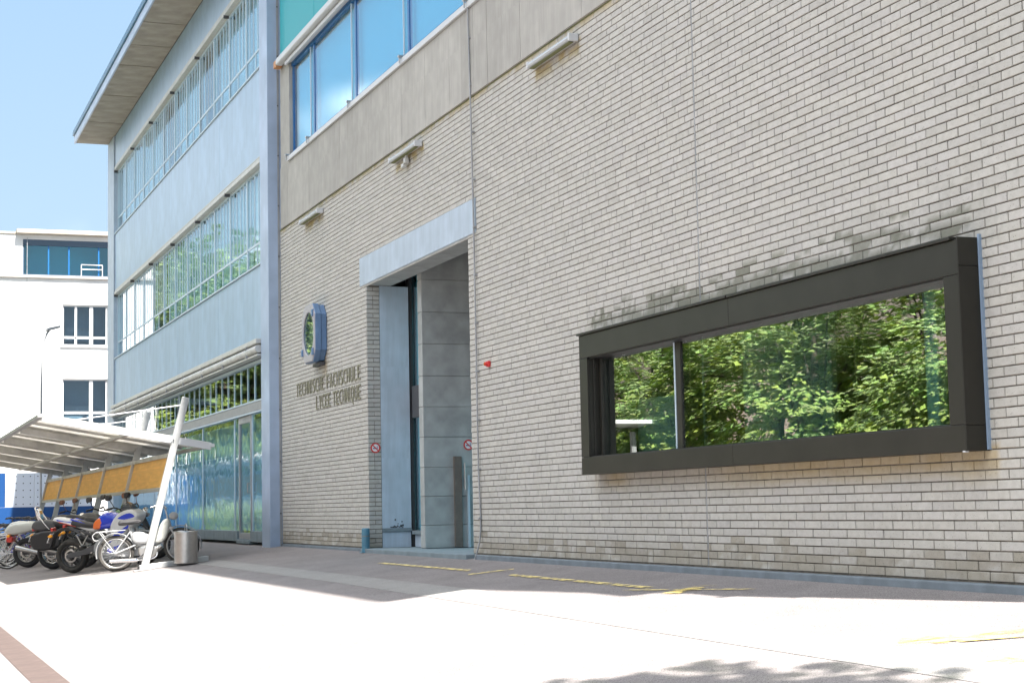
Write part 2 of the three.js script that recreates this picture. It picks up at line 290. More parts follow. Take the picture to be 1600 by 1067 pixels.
  const score = list.map((b, i) => { if (b[5]) return [0, i]; const pc = V((b[0] + b[1]) / 2, (b[2] + b[3]) / 2, 0).applyMatrix4(inv); const nx = pc.x / -pc.z / (Math.tan(11.38 * Math.PI / 180) * 1.5015), ny = pc.y / -pc.z / Math.tan(11.38 * Math.PI / 180); if (Math.abs(nx) > 1.0 || Math.abs(ny) > 1.0) return [0, i]; return [(b[1] - b[0]) / Math.pow(-pc.z, 3), i]; }).sort((a, b) => b[0] - a[0]);
  const single = new Set(score.slice(0, 300).map(s => s[1])), rest = [], wp = worldOf(wall);
  list.forEach((b, i) => { const g = brickGeo(...b); g.translate(-wp.x, -wp.y, -wp.z); if (single.has(i)) { const o = mesh('brick', g, M.brick); wall.add(o); } else rest.push(g); });
  const o = mesh('brick_courses', mergeGeometries(rest), M.brick); o.userData.kind = 'stuff'; wall.add(o);
}
part(bb, 'wall_footing', [box(BX0, -25.45, -.2, BASE - .012, -.2, .004), box(-20.61, BX1, -.2, BASE - .012, -.2, .004), box(-25.45, -20.61, -.3, -.02, -3, -.01)], M.kerb);
part(bb, 'pier_core', box(-25.75, -25.461, -.2, 4.13, -.212, -.012), M.mortar); part(bb, 'pier_core', box(-20.6, -20.3, -.2, 4.13, -.6, -.012), M.mortar);
part(bb, 'movement_joint', box(-14.107, -14.093, .06, TOPB, -.015, -.002), M.greyMetal);
// concrete band with board marks
{
  const band = part(bb, 'concrete_band', box(BX0 + .2, BX1, TOPB + .03, 7.10, -.24, .012), M.concrete); const r = rng(5); let x = BX0 + .2;
  const tones = [0, 1, 2, 3].map(i => { const k = .93 + .045 * i; const m = M.concrete.clone(); m.color = C(.40 * k, .385 * k, .355 * k); return m; });
  while (x < BX1 - .05) { const w = .44 + .2 * r(), b = Math.min(BX1, x + w); part(band, 'formwork_panel', rbox(x + .0025, b - .0025, TOPB + .012, 7.095, 0, .030 + .004 * r(), .004), tones[Math.floor(r() * 4)]); x = b; }
  part(bb, 'drip_edge', box(BX0 + .02, BX1, TOPB - .004, TOPB + .024, -.1, .005), M.algae);
}
// upper ribbon window
{
  part(bb, 'window_sill', [rbox(-30.44, BX1, 7.10, 7.185, -.1, .07, .008)], M.whiteMetal);
  const fr = part(bb, 'ribbon_window', [box(-30.42, BX1, 7.186, 7.27, -.09, -.02), box(-30.42, BX1, 8.90, 8.97, -.09, -.02)], M.frameBlue);
  const mx = [-30.38, -28.80, -26.05, -23.18, -20.30, -17.45, -14.6, -11.75, -8.9, BX1 - .04];
  for (let i = 0; i < mx.length; i++) { part(fr, 'mullion', rbox(mx[i] - .045, mx[i] + .045, 7.275, 8.895, -.10, -.044, .004), M.frameBlue); if (i + 1 < mx.length) part(fr, 'pane', box(mx[i] + .045, mx[i + 1] - .045, 7.27, 8.90, -.062, -.054), M.glassSky); if (i && i + 1 < mx.length) part(fr, 'sash_rail', box(mx[i] - .22, mx[i] - .20, 7.275, 8.895, -.052, -.03), M.frameGrey); if (i < mx.length) part(fr, 'stay_bracket', [rbox(mx[i] - .03, mx[i] + .03, 7.19, 7.22, .02, .12, .004), tube(V(mx[i], 7.10, .1), V(mx[i], 7.21, .1), .012)], M.steel); }
  part(fr, 'added_blue_sheet', box(-30.35, BX1 - .05, 7.28, 8.9, -.16, -.15), mat([.34, .62, .74], .8));  // blue sheet added behind the panes; its colour stands in for reflected sky
  part(bb, 'window_jamb', box(BX0 + .2, -30.42, 7.10, 9.13, -.24, .02), M.concrete);
  part(bb, 'upper_wall', [box(BX0 + .2, BX1, 11.0, 14.3, -.24, .02), box(BX0 + .2, BX1, 7.1, 11, -3.2, -3), box(BX1 - .24, BX1, -.3, 14.3, -12, -.245), box(BX0 + .2, BX1, 8.98, 9.14, -.24, -.02), box(BX0 + .2, BX1, 7.0, 7.09, -3, -.25)], M.concrete);
  part(bb, 'end_wall_brick', box(BX1 - .2, BX1, -.3, 5.9, -.23, -.012), M.mortar);
  // blind housing, its orange end, and the teal spandrel above
  part(bb, 'blind_housing', [rbox(-30.9, BX1, 9.02, 9.15, .03, .17, .03, 2), rbox(-30.5, BX1, 8.93, 9.0, .04, .09, .01), box(-30.4, BX1, 8.97, 9.02, -.02, .05)], M.whiteMetal);
  part(bb, 'housing_end', rbox(-31.1, -30.91, 9.0, 9.14, .03, .165, .02), mat([.50, .25, .12], .6));
  for (let i = 0; i < 9; i++) part(bb, 'spandrel_panel', rbox(-31.1 + i * 2.64, -31.1 + (i + 1) * 2.64 - .02, 9.16, 11.0, -.06, .028, .006), M.teal);
  part(bb, 'roof', [box(BX0 + .3, BX1 + .4, 14.3, 14.65, -12, .78)], M.concrete);
}
// entrance
{
  part(bb, 'lintel', rbox(LINT[0] + .004, LINT[1] - .004, 4.152, 4.602, -.40, .012, .006), M.bluePaint);
  part(bb, 'lintel_soffit', box(-25.45, -20.61, 4.132, 4.150, -.40, .002), M.concreteIn);
  part(bb, 'entrance_ceiling', [box(-28, -18, 4.62, 4.75, -4, -.405)], M.concreteIn);
  part(bb, 'entrance_floor', rbox(-25.5, -20.55, -.28, .045, -4, .13, .012), M.slab);
  const pan = part(bb, 'plaster_panel', [rbox(-25.95, -25.452, .34, 4.13, -.69, -.214, .006)], M.plaster);
  part(pan, 'plinth', [rbox(-25.95, -25.46, .046, .285, -.685, -.216, .006)], M.plaster);
  part(pan, 'plinth_cap', [rbox(-25.97, -25.435, .287, .338, -.695, -.213, .006)], M.slab);
  { // peeled paint near the foot of the panel
    const r = rng(66), gs = []; for (let i = 0; i < 26; i++) { const y = .35 + .13 * r() * r(), z = -.36 - .2 * r(), s = .006 + .018 * r(); gs.push(box(-25.4515, -25.4485, y, y + s * (.6 + r()), z, z + s * 1.3)); }
    part(pan, 'paint_flakes', gs, M.darkGrey);
  }
  const sl = part(bb, 'slot_window', [box(-25.6, -25.43, .05, 4.62, -.78, -.70), box(-24.30, -24.21, .05, 4.62, -.78, -.70)], M.dark);
  part(sl, 'pane', box(-25.41, -24.30, .30, 2.05, -.745, -.737), M.glassTeal); part(sl, 'pane', box(-25.41, -24.30, 2.55, 4.6, -.745, -.737), M.glassTeal);
  part(sl, 'transom_panel', rbox(-25.41, -24.30, 2.05, 2.55, -.77, -.71, .008), M.darkGrey); part(sl, 'sill', rbox(-25.41, -24.30, .24, .30, -.78, -.68, .006), M.slab);
  part(sl, 'lower_panel', box(-25.41, -24.30, .05, .235, -.76, -.73), M.plaster); part(sl, 'inner_wall', box(-26, -24.21, .05, 4.6, -.86, -.82), mat([.55, .64, .62], .8));
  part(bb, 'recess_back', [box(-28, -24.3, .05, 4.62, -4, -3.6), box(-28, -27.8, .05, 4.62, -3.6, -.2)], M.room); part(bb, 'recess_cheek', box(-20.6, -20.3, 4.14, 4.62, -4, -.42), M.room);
  // concrete fin: cast in lifts
  const fin = part(bb, 'concrete_fin', box(-24.19, -24.012, .05, 4.61, -3.5, -.452), M.concreteIn); const r = rng(31);
  const ys = [.05, .385, .81, 1.24, 1.69, 2.14, 2.60, 3.08, 3.56, 4.05, 4.60];
  const tn = [0, 1, 2].map(i => { const m = M.concreteIn.clone(), k = .95 + .05 * i; m.color = C(.40 * k, .43 * k, .44 * k); return m; });
  for (let i = 0; i + 1 < ys.length; i++) part(fin, 'casting_lift', rbox(-24.205, -24.0 + .006 * (r() - .5), ys[i] + .004, ys[i + 1] - .004, -3.5, -.44, .008), tn[Math.floor(r() * 3)]);
  part(bb, 'steel_strip', rbox(-24.02, -23.96, .06, 1.40, -1.02, -.90, .004), mat([.20, .165, .14], .5, { metalness: .2, map: rep(T.patch, 2) }));
  const dr = part(bb, 'entrance_door', [box(-24.0, -23.96, .05, 1.12, -1.14, -1.11), box(-20.7, -20.62, .05, 2.2, -1.9, -1.8), box(-24, -20.6, 2.2, 2.3, -1.9, -1.8)], M.frameGrey); part(dr, 'pane', box(-23.9, -20.7, .08, 2.2, -1.86, -1.85), M.glassTeal); part(dr, 'door_pull', tube(V(-23.93, .9, -1.06), V(-23.93, 1.3, -1.06), .015), M.steel);
  part(bb, 'recess_wall', [box(-23.9, -20.6, 2.3, 4.6, -1.9, -1.8), box(-20.62, -20.4, .05, 4.6, -4, -.62)], M.concreteIn);
}
// projecting display window
{
  const zf = .19, x0 = -16.57, x1 = -9.82, y0 = .955, y1 = 2.45, gx0 = -16.36, gx1 = -10.0, g0 = 1.14, g1 = 2.185, sx = -13.2;
  const dw = part(bb, 'display_window', [box(x0 + .01, gx0, y0 + .01, y1 - .01, -.2, zf - .02), box(gx1, x1 - .012, y0 + .01, y1 - .01, -.2, zf - .02), box(gx0, gx1, g1, y1 - .01, -.2, zf - .02), box(gx0, gx1, y0 + .01, g0, -.2, zf - .02)], M.bronzeSide, 'projecting dark bronze picture window on the brick wall');
  const f = (a, b, c, d) => part(dw, 'frame_panel', rbox(a + .002, b - .002, c + .002, d - .002, zf - .019, zf, .003), M.bronze);
  f(x0, sx, g1, y1 - .02); f(sx, x1, g1, y1 - .02); f(x0, sx, y0, g0); f(sx, x1, y0, g0); f(x0, gx0, g0, g1); f(gx1, x1, g0, g1);
  const sp = (c, d) => part(dw, 'side_panel', rbox(x1 - .011, x1 + .004, c + .002, d - .002, .0, zf - .002, .003), M.bronzeSide); sp(y0, g0 - .005); sp(g0 - .005, g1 + .06); sp(g1 + .06, y1);
  part(dw, 'top_flashing', [rbox(x0 - .02, sx - .01, y1 - .018, y1 + .006, -.01, zf + .022, .004), rbox(sx + .01, x1 - .06, y1 - .018, y1 + .006, -.01, zf + .022, .004)], M.bronzeSide);
  part(dw, 'sealant_edge', box(x1 + .005, x1 + .022, y0 + .01, y1 + .02, -.01, .022), mat([.24, .32, .44], .6)); part(dw, 'corner_clip', rbox(x1 - .04, x1 - .01, y0 - .008, y0 + .004, zf - .03, zf + .004, .003), M.whiteMetal);
  part(dw, 'seal_strip', [box(gx0, gx1, g1 - .012, g1, .03, zf - .025), box(gx0, gx1, g0, g0 + .01, .03, zf - .025)], M.black);
  part(dw, 'mullion', [rbox(-14.56, -14.45, g0 + .01, g1 - .012, -.03, .05, .006)], M.bronzeSide); part(dw, 'mullion', rbox(-14.585, -14.562, g0 + .01, g1 - .012, .02, .056, .004), M.frameGrey);
  part(dw, 'jamb_rail', [rbox(-16.355, -16.30, g0 + .01, g1 - .012, .0, .06, .004), tube(V(-16.345, g0 + .01, .12), V(-16.345, g1 - .01, .12), .005)], M.bronze);
  part(dw, 'pane', box(-16.30, -14.585, g0 + .01, g1 - .012, .026, .034), M.glassBig); part(dw, 'pane', box(-14.45, gx1, g0 + .01, g1 - .012, .026, .034), M.glassBig);
  part(bb, 'showroom', [box(-16.6, -9.6, .7, .8, -3.2, -.21), box(-16.6, -9.6, 2.75, 2.85, -3.2, -.21), box(-16.6, -9.6, .8, 2.75, -3.3, -3.2), box(-16.7, -16.6, .7, 2.85, -3.2, -.21), box(-9.6, -9.5, .7, 2.85, -3.2, -.21)], M.room);
  part(bb, 'display_partition', rbox(-14.35, -12.75, .8, 2.7, -.62, -.56, .01), mat([.36, .46, .44], .7)); part(bb, 'display_partition', rbox(-16.5, -15.6, .8, 1.75, -.5, -.44, .01), mat([.48, .60, .62], .7));
  const pl = part(bb, 'showroom_post', [rbox(-10.86, -10.7, .8, 2.75, -.3, -.22, .01)], mat([.4, .6, .66], .6));
}
struct('kerb', [rbox(-20.3, BX1, -.06, .045, -.005, .085, .012), rbox(BX0 + .05, -25.5, -.06, .03, -.005, .035, .008)], M.kerb);

// cable with clips beside the entrance
{
  const c = thing('wall_cable', 'thin grey cable clipped vertically to the wall beside the entrance', 'cable', [-20.28, 0, .03]);
  part(c, 'cable', [curve([V(-20.28, 7.12, .06), V(-20.285, 6.5, .05), V(-20.28, 5.9, .045), V(-20.282, 4.6, .035), V(-20.28, 3, .03), V(-20.28, 1.2, .03), V(-20.27, .25, .03), V(-20.29, -.02, .1)], .011, 60, 6)], M.greyMetal);
  for (let y = .5; y < 7.1; y += .62) part(c, 'clip', rbox(-20.304, -20.256, y - .013, y + .013, .0, y > 5.93 ? .055 : .045, .005), M.greyMetal);
}
// fluorescent wall lamps under the band
[[-17.43, 'weathered tube lamp on brick wall above the big window'], [-23.08, 'tube lamp with sensor on brick wall above the entrance'], [-28.68, 'tube lamp on brick wall beside the metal column']].forEach(([x, label], i) => {
  const l = thing('wall_lamp', label, 'wall lamp', [x, 5.76, 0], 'tube lamps below the concrete band');
  part(l, 'base_tray', rbox(x - .64, x + .64, 5.735, 5.80, .004, .05, .01, 2), M.whiteMetal);
  const s = new THREE.CylinderGeometry(.048, .048, 1.24, 14, 1, false); s.rotateZ(Math.PI / 2); s.scale(1, .8, 1.1); s.translate(x, 5.765, .075); part(l, 'diffuser', s, phys([.56, .59, .62], .25, { transmission: .2, thickness: 0 }));
  for (const s of [-1, 1]) part(l, 'end_cap', rbox(x + s * .63 - .018, x + s * .63 + .018, 5.722, 5.808, .01, .13, .010), M.whiteMetal);
  part(l, 'grime_line', rbox(x - .60, x + .60, 5.716, 5.724, .05, .11, .003), M.algae);
  if (i === 1) { part(l, 'sensor', [rbox(x - .03, x + .05, 5.60, 5.68, .02, .09, .015, 2), rbox(x - .01, x + .03, 5.67, 5.73, .03, .07, .008), rbox(x - .15, x - .035, 5.555, 5.615, .03, .09, .012, 2)], M.blind); }
});
// octagonal clock
{
  const c = thing('wall_clock', 'blue octagonal clock on brick wall left of the entrance', 'clock', [-28.33, 3.66, 0]);
  const oct = (w, h, ch) => [[-w, -h + ch], [-w + ch, -h], [w - ch, -h], [w, -h + ch], [w, h - ch], [w - ch, h], [-w + ch, h], [-w, h - ch]];
  const ex = (pts, z0, z1, hole) => { const s = new THREE.Shape(pts.map(p => new THREE.Vector2(...p))); if (hole) { const q = new THREE.Path(); q.absarc(0, 0, hole, 0, Math.PI * 2); s.holes.push(q); } const g = new THREE.ExtrudeGeometry(s, { depth: z1 - z0, bevelEnabled: true, bevelThickness: .008, bevelSize: .008, bevelSegments: 1, curveSegments: 28 }); g.translate(0, 0, z0); return g; };
  const cb = mat([.13, .23, .40], .42, { map: rep(T.patch, .8) });
  lpart(c, 'rear_housing', ex(oct(.43, .47, .17), .012, .10), cb); lpart(c, 'front_housing', ex(oct(.45, .49, .18), .115, .20, .385), cb);
  lpart(c, 'bezel', ex(oct(.44, .48, .175), .208, .215, .375), mat([.36, .35, .38], .4));
  const face = new THREE.CircleGeometry(.39, 36); face.translate(0, 0, .122); lpart(c, 'dial', face, mat([.20, .27, .24], .5));
  for (let i = 0; i < 12; i++) { const a = i * Math.PI / 6, g = rbox(-.012, .012, i % 3 ? .31 : .27, .36, .124, .130, .002); g.rotateZ(a); lpart(c, 'hour_mark', g, M.signWhite); }
  const hd = (L, w, a) => { const g = rbox(-w, w, -.05, L, .134, .142, .003); g.rotateZ(a); return g; }; lpart(c, 'hour_hand', hd(.21, .018, -2.2), M.signWhite); lpart(c, 'minute_hand', hd(.31, .013, -.35), M.signWhite);
  const gl = new THREE.CylinderGeometry(.386, .386, .006, 36); gl.rotateX(Math.PI / 2); gl.translate(0, 0, .198); lpart(c, 'glass', gl, phys([.9, .97, .94], 0, { transmission: 1, thickness: 0, ior: 1.9 }));
  for (const [x, y] of [[.33, .33], [.33, -.33], [-.40, -.30]]) lpart(c, 'corner_lug', rbox(x - .05, x + .05, y - .06, y + .06, .20, .245, .012), cb);
  lpart(c, 'lower_bracket', [rbox(-.2, .3, -.56, -.50, .0, .1, .01)], M.darkGrey);
}
// lettering
const font = await new FontLoader().loadAsync('fonts/droid/droid_sans_regular.typeface.json');
{
  const rowsT = [['TECHNISCHE FACHSCHULE', -30.12, -25.78, 2.69], ['LYCEE TECHNIQUE', -28.68, -25.78, 2.38]];
  const L = thing('wall_lettering', 'two rows of olive metal capital letters on brick wall under the clock', 'lettering', [-28, 2.38, 0]);
  for (const [s, a, b, y] of rowsT) {
    const adv = ch => ch === ' ' ? .55 : ch === 'I' ? .45 : ch === 'N' || ch === 'Q' ? 1.05 : 1; const tot = [...s].reduce((t, c) => t + adv(c), 0); let x = a; const unit = (b - a) / tot;
    for (const ch of s) { const w = adv(ch) * unit; if (ch !== ' ') { const g = new TextGeometry(ch, { font, size: .235, depth: .009, curveSegments: 3, bevelEnabled: false }); g.computeBoundingBox(); const bw = g.boundingBox.max.x - g.boundingBox.min.x; g.translate(-g.boundingBox.min.x, 0, 0); const tw = ch === 'I' ? .034 : w * .74; g.scale(tw / bw, 1, 1); g.translate(x + (w - tw) / 2, y, .008); part(L, 'letter', g, M.letter); } x += w; }
  }
}
// no-smoking signs
function noSmoking(pos, rotY, label) {
  const s = thing('no_smoking_sign', label, 'sign', pos, 'no smoking signs'); s.rotation.y = rotY;
  const d = new THREE.CylinderGeometry(.077, .077, .004, 28); d.rotateX(Math.PI / 2); d.translate(0, 0, .004); lpart(s, 'plate', d, M.signWhite);
  const t = new THREE.RingGeometry(.058, .079, 32); t.translate(0, 0, .0075); lpart(s, 'ring', t, M.red);
  const b = rbox(-.062, .062, -.008, .008, .0066, .0092, .001); b.rotateZ(-Math.PI / 4); lpart(s, 'bar', b, M.red);
  lpart(s, 'cigarette', [rbox(-.042, .022, -.016, .0, .0062, .0072, .0005), rbox(.027, .038, -.016, 0, .0062, .0072, .0005), rbox(.024, .029, .006, .032, .0062, .0072, .0005), rbox(.033, .038, .006, .026, .0062, .0072, .0005)], M.signNavy);
}
noSmoking([-25.446, 1.59, -.115], Math.PI / 2, 'round no smoking sign on the brick pier left of entrance');
noSmoking([-23.992, 1.57, -1.14], Math.PI / 2, 'round no smoking sign on concrete wall deep inside the entrance');
{ // alarm
  const a = thing('alarm_beacon', 'small red alarm box on brick wall right of the entrance', 'alarm', [-19.87, 2.42, 0]);
  a.scale.setScalar(.72); lpart(a, 'back_box', rbox(-.055, .055, -.05, .05, .002, .05, .008, 2), M.red); const g = new THREE.CylinderGeometry(.034, .04, .05, 16); g.rotateX(Math.PI / 2); g.translate(0, 0, .075); lpart(a, 'lens', g, phys([.6, .02, .02], .2, { clearcoat: 1 }));
}
{ // bollard
  const b = thing('bollard', 'short blue metal bollard at the foot of the brick pier', 'bollard', [-25.3, gy(.10) - .005, .10]);
  const g = new THREE.CylinderGeometry(.062, .062, .36, 16); g.translate(0, .18, 0); lpart(b, 'post', g, M.bollard); const c = new THREE.CylinderGeometry(.05, .062, .012, 16); c.translate(0, .366, 0); lpart(b, 'cap', c, M.bollard); const k = new THREE.CylinderGeometry(.0645, .0645, .02, 16); k.translate(0, .25, 0); lpart(b, 'collar', k, M.slab); lpart(b, 'foot_plate', rbox(-.085, .085, 0, .012, -.08, .08, .003), M.bollard);
}
// ================================================================ METAL-CLAD BUILDING
{
  const X1 = -32.06, XE = -53.0, XC = -54.4, Z = .19;
  const lb = thing('metal_clad_building', 'pale blue metal-clad building with three window bands and wide concrete eaves', 'building', [-43, 0, -6]);
  // corner column next to the brick wall
  const col = part(lb, 'corner_column', [rbox(-32.05, -31.352, -.1, 13.9, -.3, .232, .012)], M.colBlue);
  for (let y = .6; y < 13; y += .97) part(col, 'bolt', [tube(V(-31.36, y, .03), V(-31.335, y, .03), .014)], M.darkGrey);
  part(col, 'edge_flange', box(-31.352, -31.343, 0, 13.9, .006, .045), M.greyMetal);
  part(lb, 'far_pilaster', rbox(XC, XE - .02, -.1, 12.4, -.3, .24, .012), M.bluePaint);
  // spandrels made of vertical cladding panels
  const clad = (y0, y1, w) => { const b = part(lb, 'spandrel', box(XE, X1, y0 + .01, y1 - .01, -.15, Z - .02), M.blueClad); let x = X1; let i = 0; while (x - w > XE - .01) { part(b, 'cladding_panel', rbox(x - w + .002, x - .002, y0, y1, Z - .019, Z + .004 + .003 * h2(i, 5, Math.round(y0 * 10)), .004), M.blueClad); x -= w; i++; } part(b, 'drip_trim', rbox(XE, X1, y0 - .03, y0 - .002, Z - .1, Z + .015, .005), M.blind); return b; };
  clad(3.97, 5.40, .8724); clad(7.55, 9.28, 2.094); clad(11.45, 12.40, 2.094);
  // ribbon windows
  const bay = 1.745, nb = 12;
  function band(y0, y1, k) {
    for (let i = 0; i < nb; i++) {
      const a = X1 - (i + 1) * bay, b = X1 - i * bay, zt = .10;
      const w = part(lb, 'window', [rbox(a - .035, a + .035, y0, y1, zt - .06, zt + .016, .005), box(a + .035, b - .035, y0, y0 + .05, zt - .04, zt + .008), box(a + .035, b - .035, y1 - .06, y1, zt - .04, zt + .008), box(a + .035, b - .035, y0 + .46, y0 + .505, zt - .03, zt + .006)], M.frameGrey);
      const cuts = [0, .16, .38, .60, .80, 1].map(t => mix(a + .035, b - .035, t));
      for (let j = 0; j < 5; j++) {
        if (j) part(w, 'glazing_bar', rbox(cuts[j] - .014, cuts[j] + .014, y0 + .506, y1 - .061, zt - .03, zt + .004, .003), M.frameGrey);
        part(w, 'pane', box(cuts[j], cuts[j + 1], y0 + .505, y1 - .06, zt - .010, zt - .004), M.glass);
      }
      const q = mix(a, b, .5); part(w, 'pane', box(a + .035, q - .02, y0 + .05, y0 + .46, zt - .010, zt - .004), M.glass); part(w, 'pane', box(q + .02, b - .035, y0 + .05, y0 + .46, zt - .010, zt - .004), M.glass); part(w, 'glazing_bar', rbox(q - .02, q + .02, y0 + .051, y0 + .459, zt - .03, zt + .004, .003), M.frameGrey);
      // curtain folds behind the panes
      const r = rng(300 + i * 7 + k), P = [], N = 26; if (r() < .9) { const g = new THREE.PlaneGeometry(bay - .1, (y1 - y0) - .1, N * 2, 1), p = g.attributes.position; for (let v = 0; v < p.count; v++) p.setZ(v, .028 * Math.sin(p.getX(v) / (bay - .1) * N * Math.PI)); g.translate((a + b) / 2, (y0 + y1) / 2, -.04); g.computeVertexNormals(); part(w, 'curtain', g, M.curtain); }
      if (i % 2 === 0) part(w, 'blind_box', [rbox(Math.max(XE, a - bay) + .01, b - .01, y1 + .002, y1 + .10, zt - .02, Z + .035, .012, 2)], M.blind);
      else part(w, 'bracket', [rbox(a - .02, a + .02, y1 - .06, y1 + .02, zt, Z + .04, .006)], M.darkGrey);
    }
    part(lb, 'window_sill', rbox(XE, X1, y0 - .035, y0 - .003, 0, Z + .04, .006), M.frameGrey);
    part(lb, 'inner_wall', [box(XE, X1, y0 - .3, y1 + .3, -2.6, -2.5), box(XE, X1, y0 - .4, y0 - .3, -2.5, -.15), box(XE, X1, y1 + .3, y1 + .4, -2.5, -.15)], M.room);
  }
  band(5.44, 7.40, 0); band(9.32, 11.30, 50);
  // ground floor
  const z0 = .06;
  const gf = part(lb, 'shopfront', [rbox(XE, X1, 2.62, 2.80, z0 - .08, z0 + .06, .008)], M.greyMetal);
  part(gf, 'threshold', [rbox(XE, -34.95, .045, .26, z0 - .1, z0 + .06, .01), rbox(-33.66, X1, .045, .26, z0 - .1, z0 + .06, .01), rbox(-34.94, -33.67, .0, .085, z0 - .1, z0 + .08, .01)], M.slab);
  part(gf, 'head_rail', [rbox(XE, X1, 2.802, 2.835, z0 - .06, z0 + .07, .006), rbox(XE, X1, 2.585, 2.618, z0 - .06, z0 + .07, .006), rbox(XE, X1, 3.56, 3.62, z0 - .06, z0 + .05, .006)], M.frameGrey);
  for (let i = 0; i < 31; i++) { const a = X1 - (i + 1) * .675, b = X1 - i * .675; if (a < XE) break; part(gf, 'transom_pane', box(a + .02, b - .02, 2.835, 3.56, z0 - .006, z0), M.glass); part(gf, 'transom_bar', rbox(a - .02, a + .02, 2.836, 3.559, z0 - .03, z0 + .007, .003), M.frameGrey); }
  const xs = [X1 - .02, -33.66, -34.95, -35.42, -39.05, -42.7, -46.3, -49.9, XE];
  for (let i = 0; i < xs.length; i++) { if (i && i < 8) part(gf, 'mullion', rbox(xs[i] - .03, xs[i] + .03, .262, 2.584, z0 - .05, z0 + .012, .004), M.frameGrey); if (i + 1 < xs.length) { if (i === 1) continue; part(gf, 'pane', box(xs[i + 1] + .03, xs[i] - .03, .262, 2.584, z0 - .006, z0), M.glassWavy); } }
  const dr = part(gf, 'door', [rbox(-34.91, -34.83, .09, 2.58, z0 - .03, z0 + .025, .006), rbox(-33.78, -33.70, .09, 2.58, z0 - .03, z0 + .025, .006), rbox(-34.83, -33.78, .09, .22, z0 - .03, z0 + .025, .006), rbox(-34.83, -33.78, 2.44, 2.58, z0 - .03, z0 + .025, .006)], M.greyMetal); part(dr, 'pane', box(-34.83, -33.78, .22, 2.44, z0 - .006, z0), M.glassWavy); part(dr, 'handle', [tube(V(-33.76, 1.02, z0 + .08), V(-33.76, 1.22, z0 + .08), .014), tube(V(-33.76, 1.03, z0), V(-33.76, 1.03, z0 + .08), .01), tube(V(-33.76, 1.21, z0), V(-33.76, 1.21, z0 + .08), .01)], M.steel);
  { const L = X1 - XE, N = 150, g = new THREE.PlaneGeometry(L, 2.3, N * 4, 1), p = g.attributes.position; for (let v = 0; v < p.count; v++) { const t = p.getX(v) / L * N * 2 * Math.PI; p.setZ(v, .035 * Math.sin(t) + .03 * fbm(p.getX(v) * 2, 0, 4, 2)); } g.translate((X1 + XE) / 2, 1.4, -.28); g.computeVertexNormals(); part(gf, 'pleated_curtain', g, M.curtain); }
  part(gf, 'hall', [box(XE, X1, 0, 4.2, -3.1, -3), box(XE, X1, -.1, .04, -3, -.05), box(XE, X1, 4.2, 4.3, -3, -.1), box(XE - .02, XE - .01, 0, 4, -3, -.1)], M.room);
  // rolled awning above the shopfront
  { const aw = part(lb, 'awning_roll', [tube(V(XE - .3, 3.76, .27), V(X1 + .01, 3.76, .27), .075, .075, 12)], M.blind); part(aw, 'awning_cover', [rbox(XE, X1, 3.86, 3.96, .0, .33, .02), rbox(XE - .3, X1, 3.625, 3.665, .12, .3, .01)], M.blind); for (let i = 0; i < 9; i++) { const x = X1 - .9 - i * 2.4; part(aw, 'awning_bracket', rbox(x - .02, x + .02, 3.64, 3.88, .1, .34, .01), M.greyMetal); } }
  // eaves
  const ev = part(lb, 'eaves', [box(XC - .06, X1 + .1, 12.47, 12.72, -.3, 1.24)], M.darkGrey); const r = rng(12);
  const js = [XC - .05, -51.3, -47.85, -44.45, -42.4, -40.3, -37.6, -34.9, X1 + .08];
  for (let i = 0; i + 1 < js.length; i++) part(ev, 'soffit_panel', rbox(js[i] + .03, js[i + 1] - .03, 12.41 + .004 * r(), 12.459, .20, 1.235, .004), M.soffit);
  part(ev, 'fascia', rbox(XC - .1, X1 + .1, 12.40, 12.64, 1.24, 1.285, .006), M.colBlue); part(ev, 'gutter_edge', rbox(XC - .12, X1 + .1, 12.642, 12.80, 1.24, 1.33, .012), mat([.02, .12, .22], .4));
  part(lb, 'roof', box(XC, X1, 12.72, 12.85, -12, 1.2), M.greyMetal);
  part(lb, 'end_wall', [box(XC, XC + .3, -.3, 12.4, -12, -.31)], M.bluePaint);
}
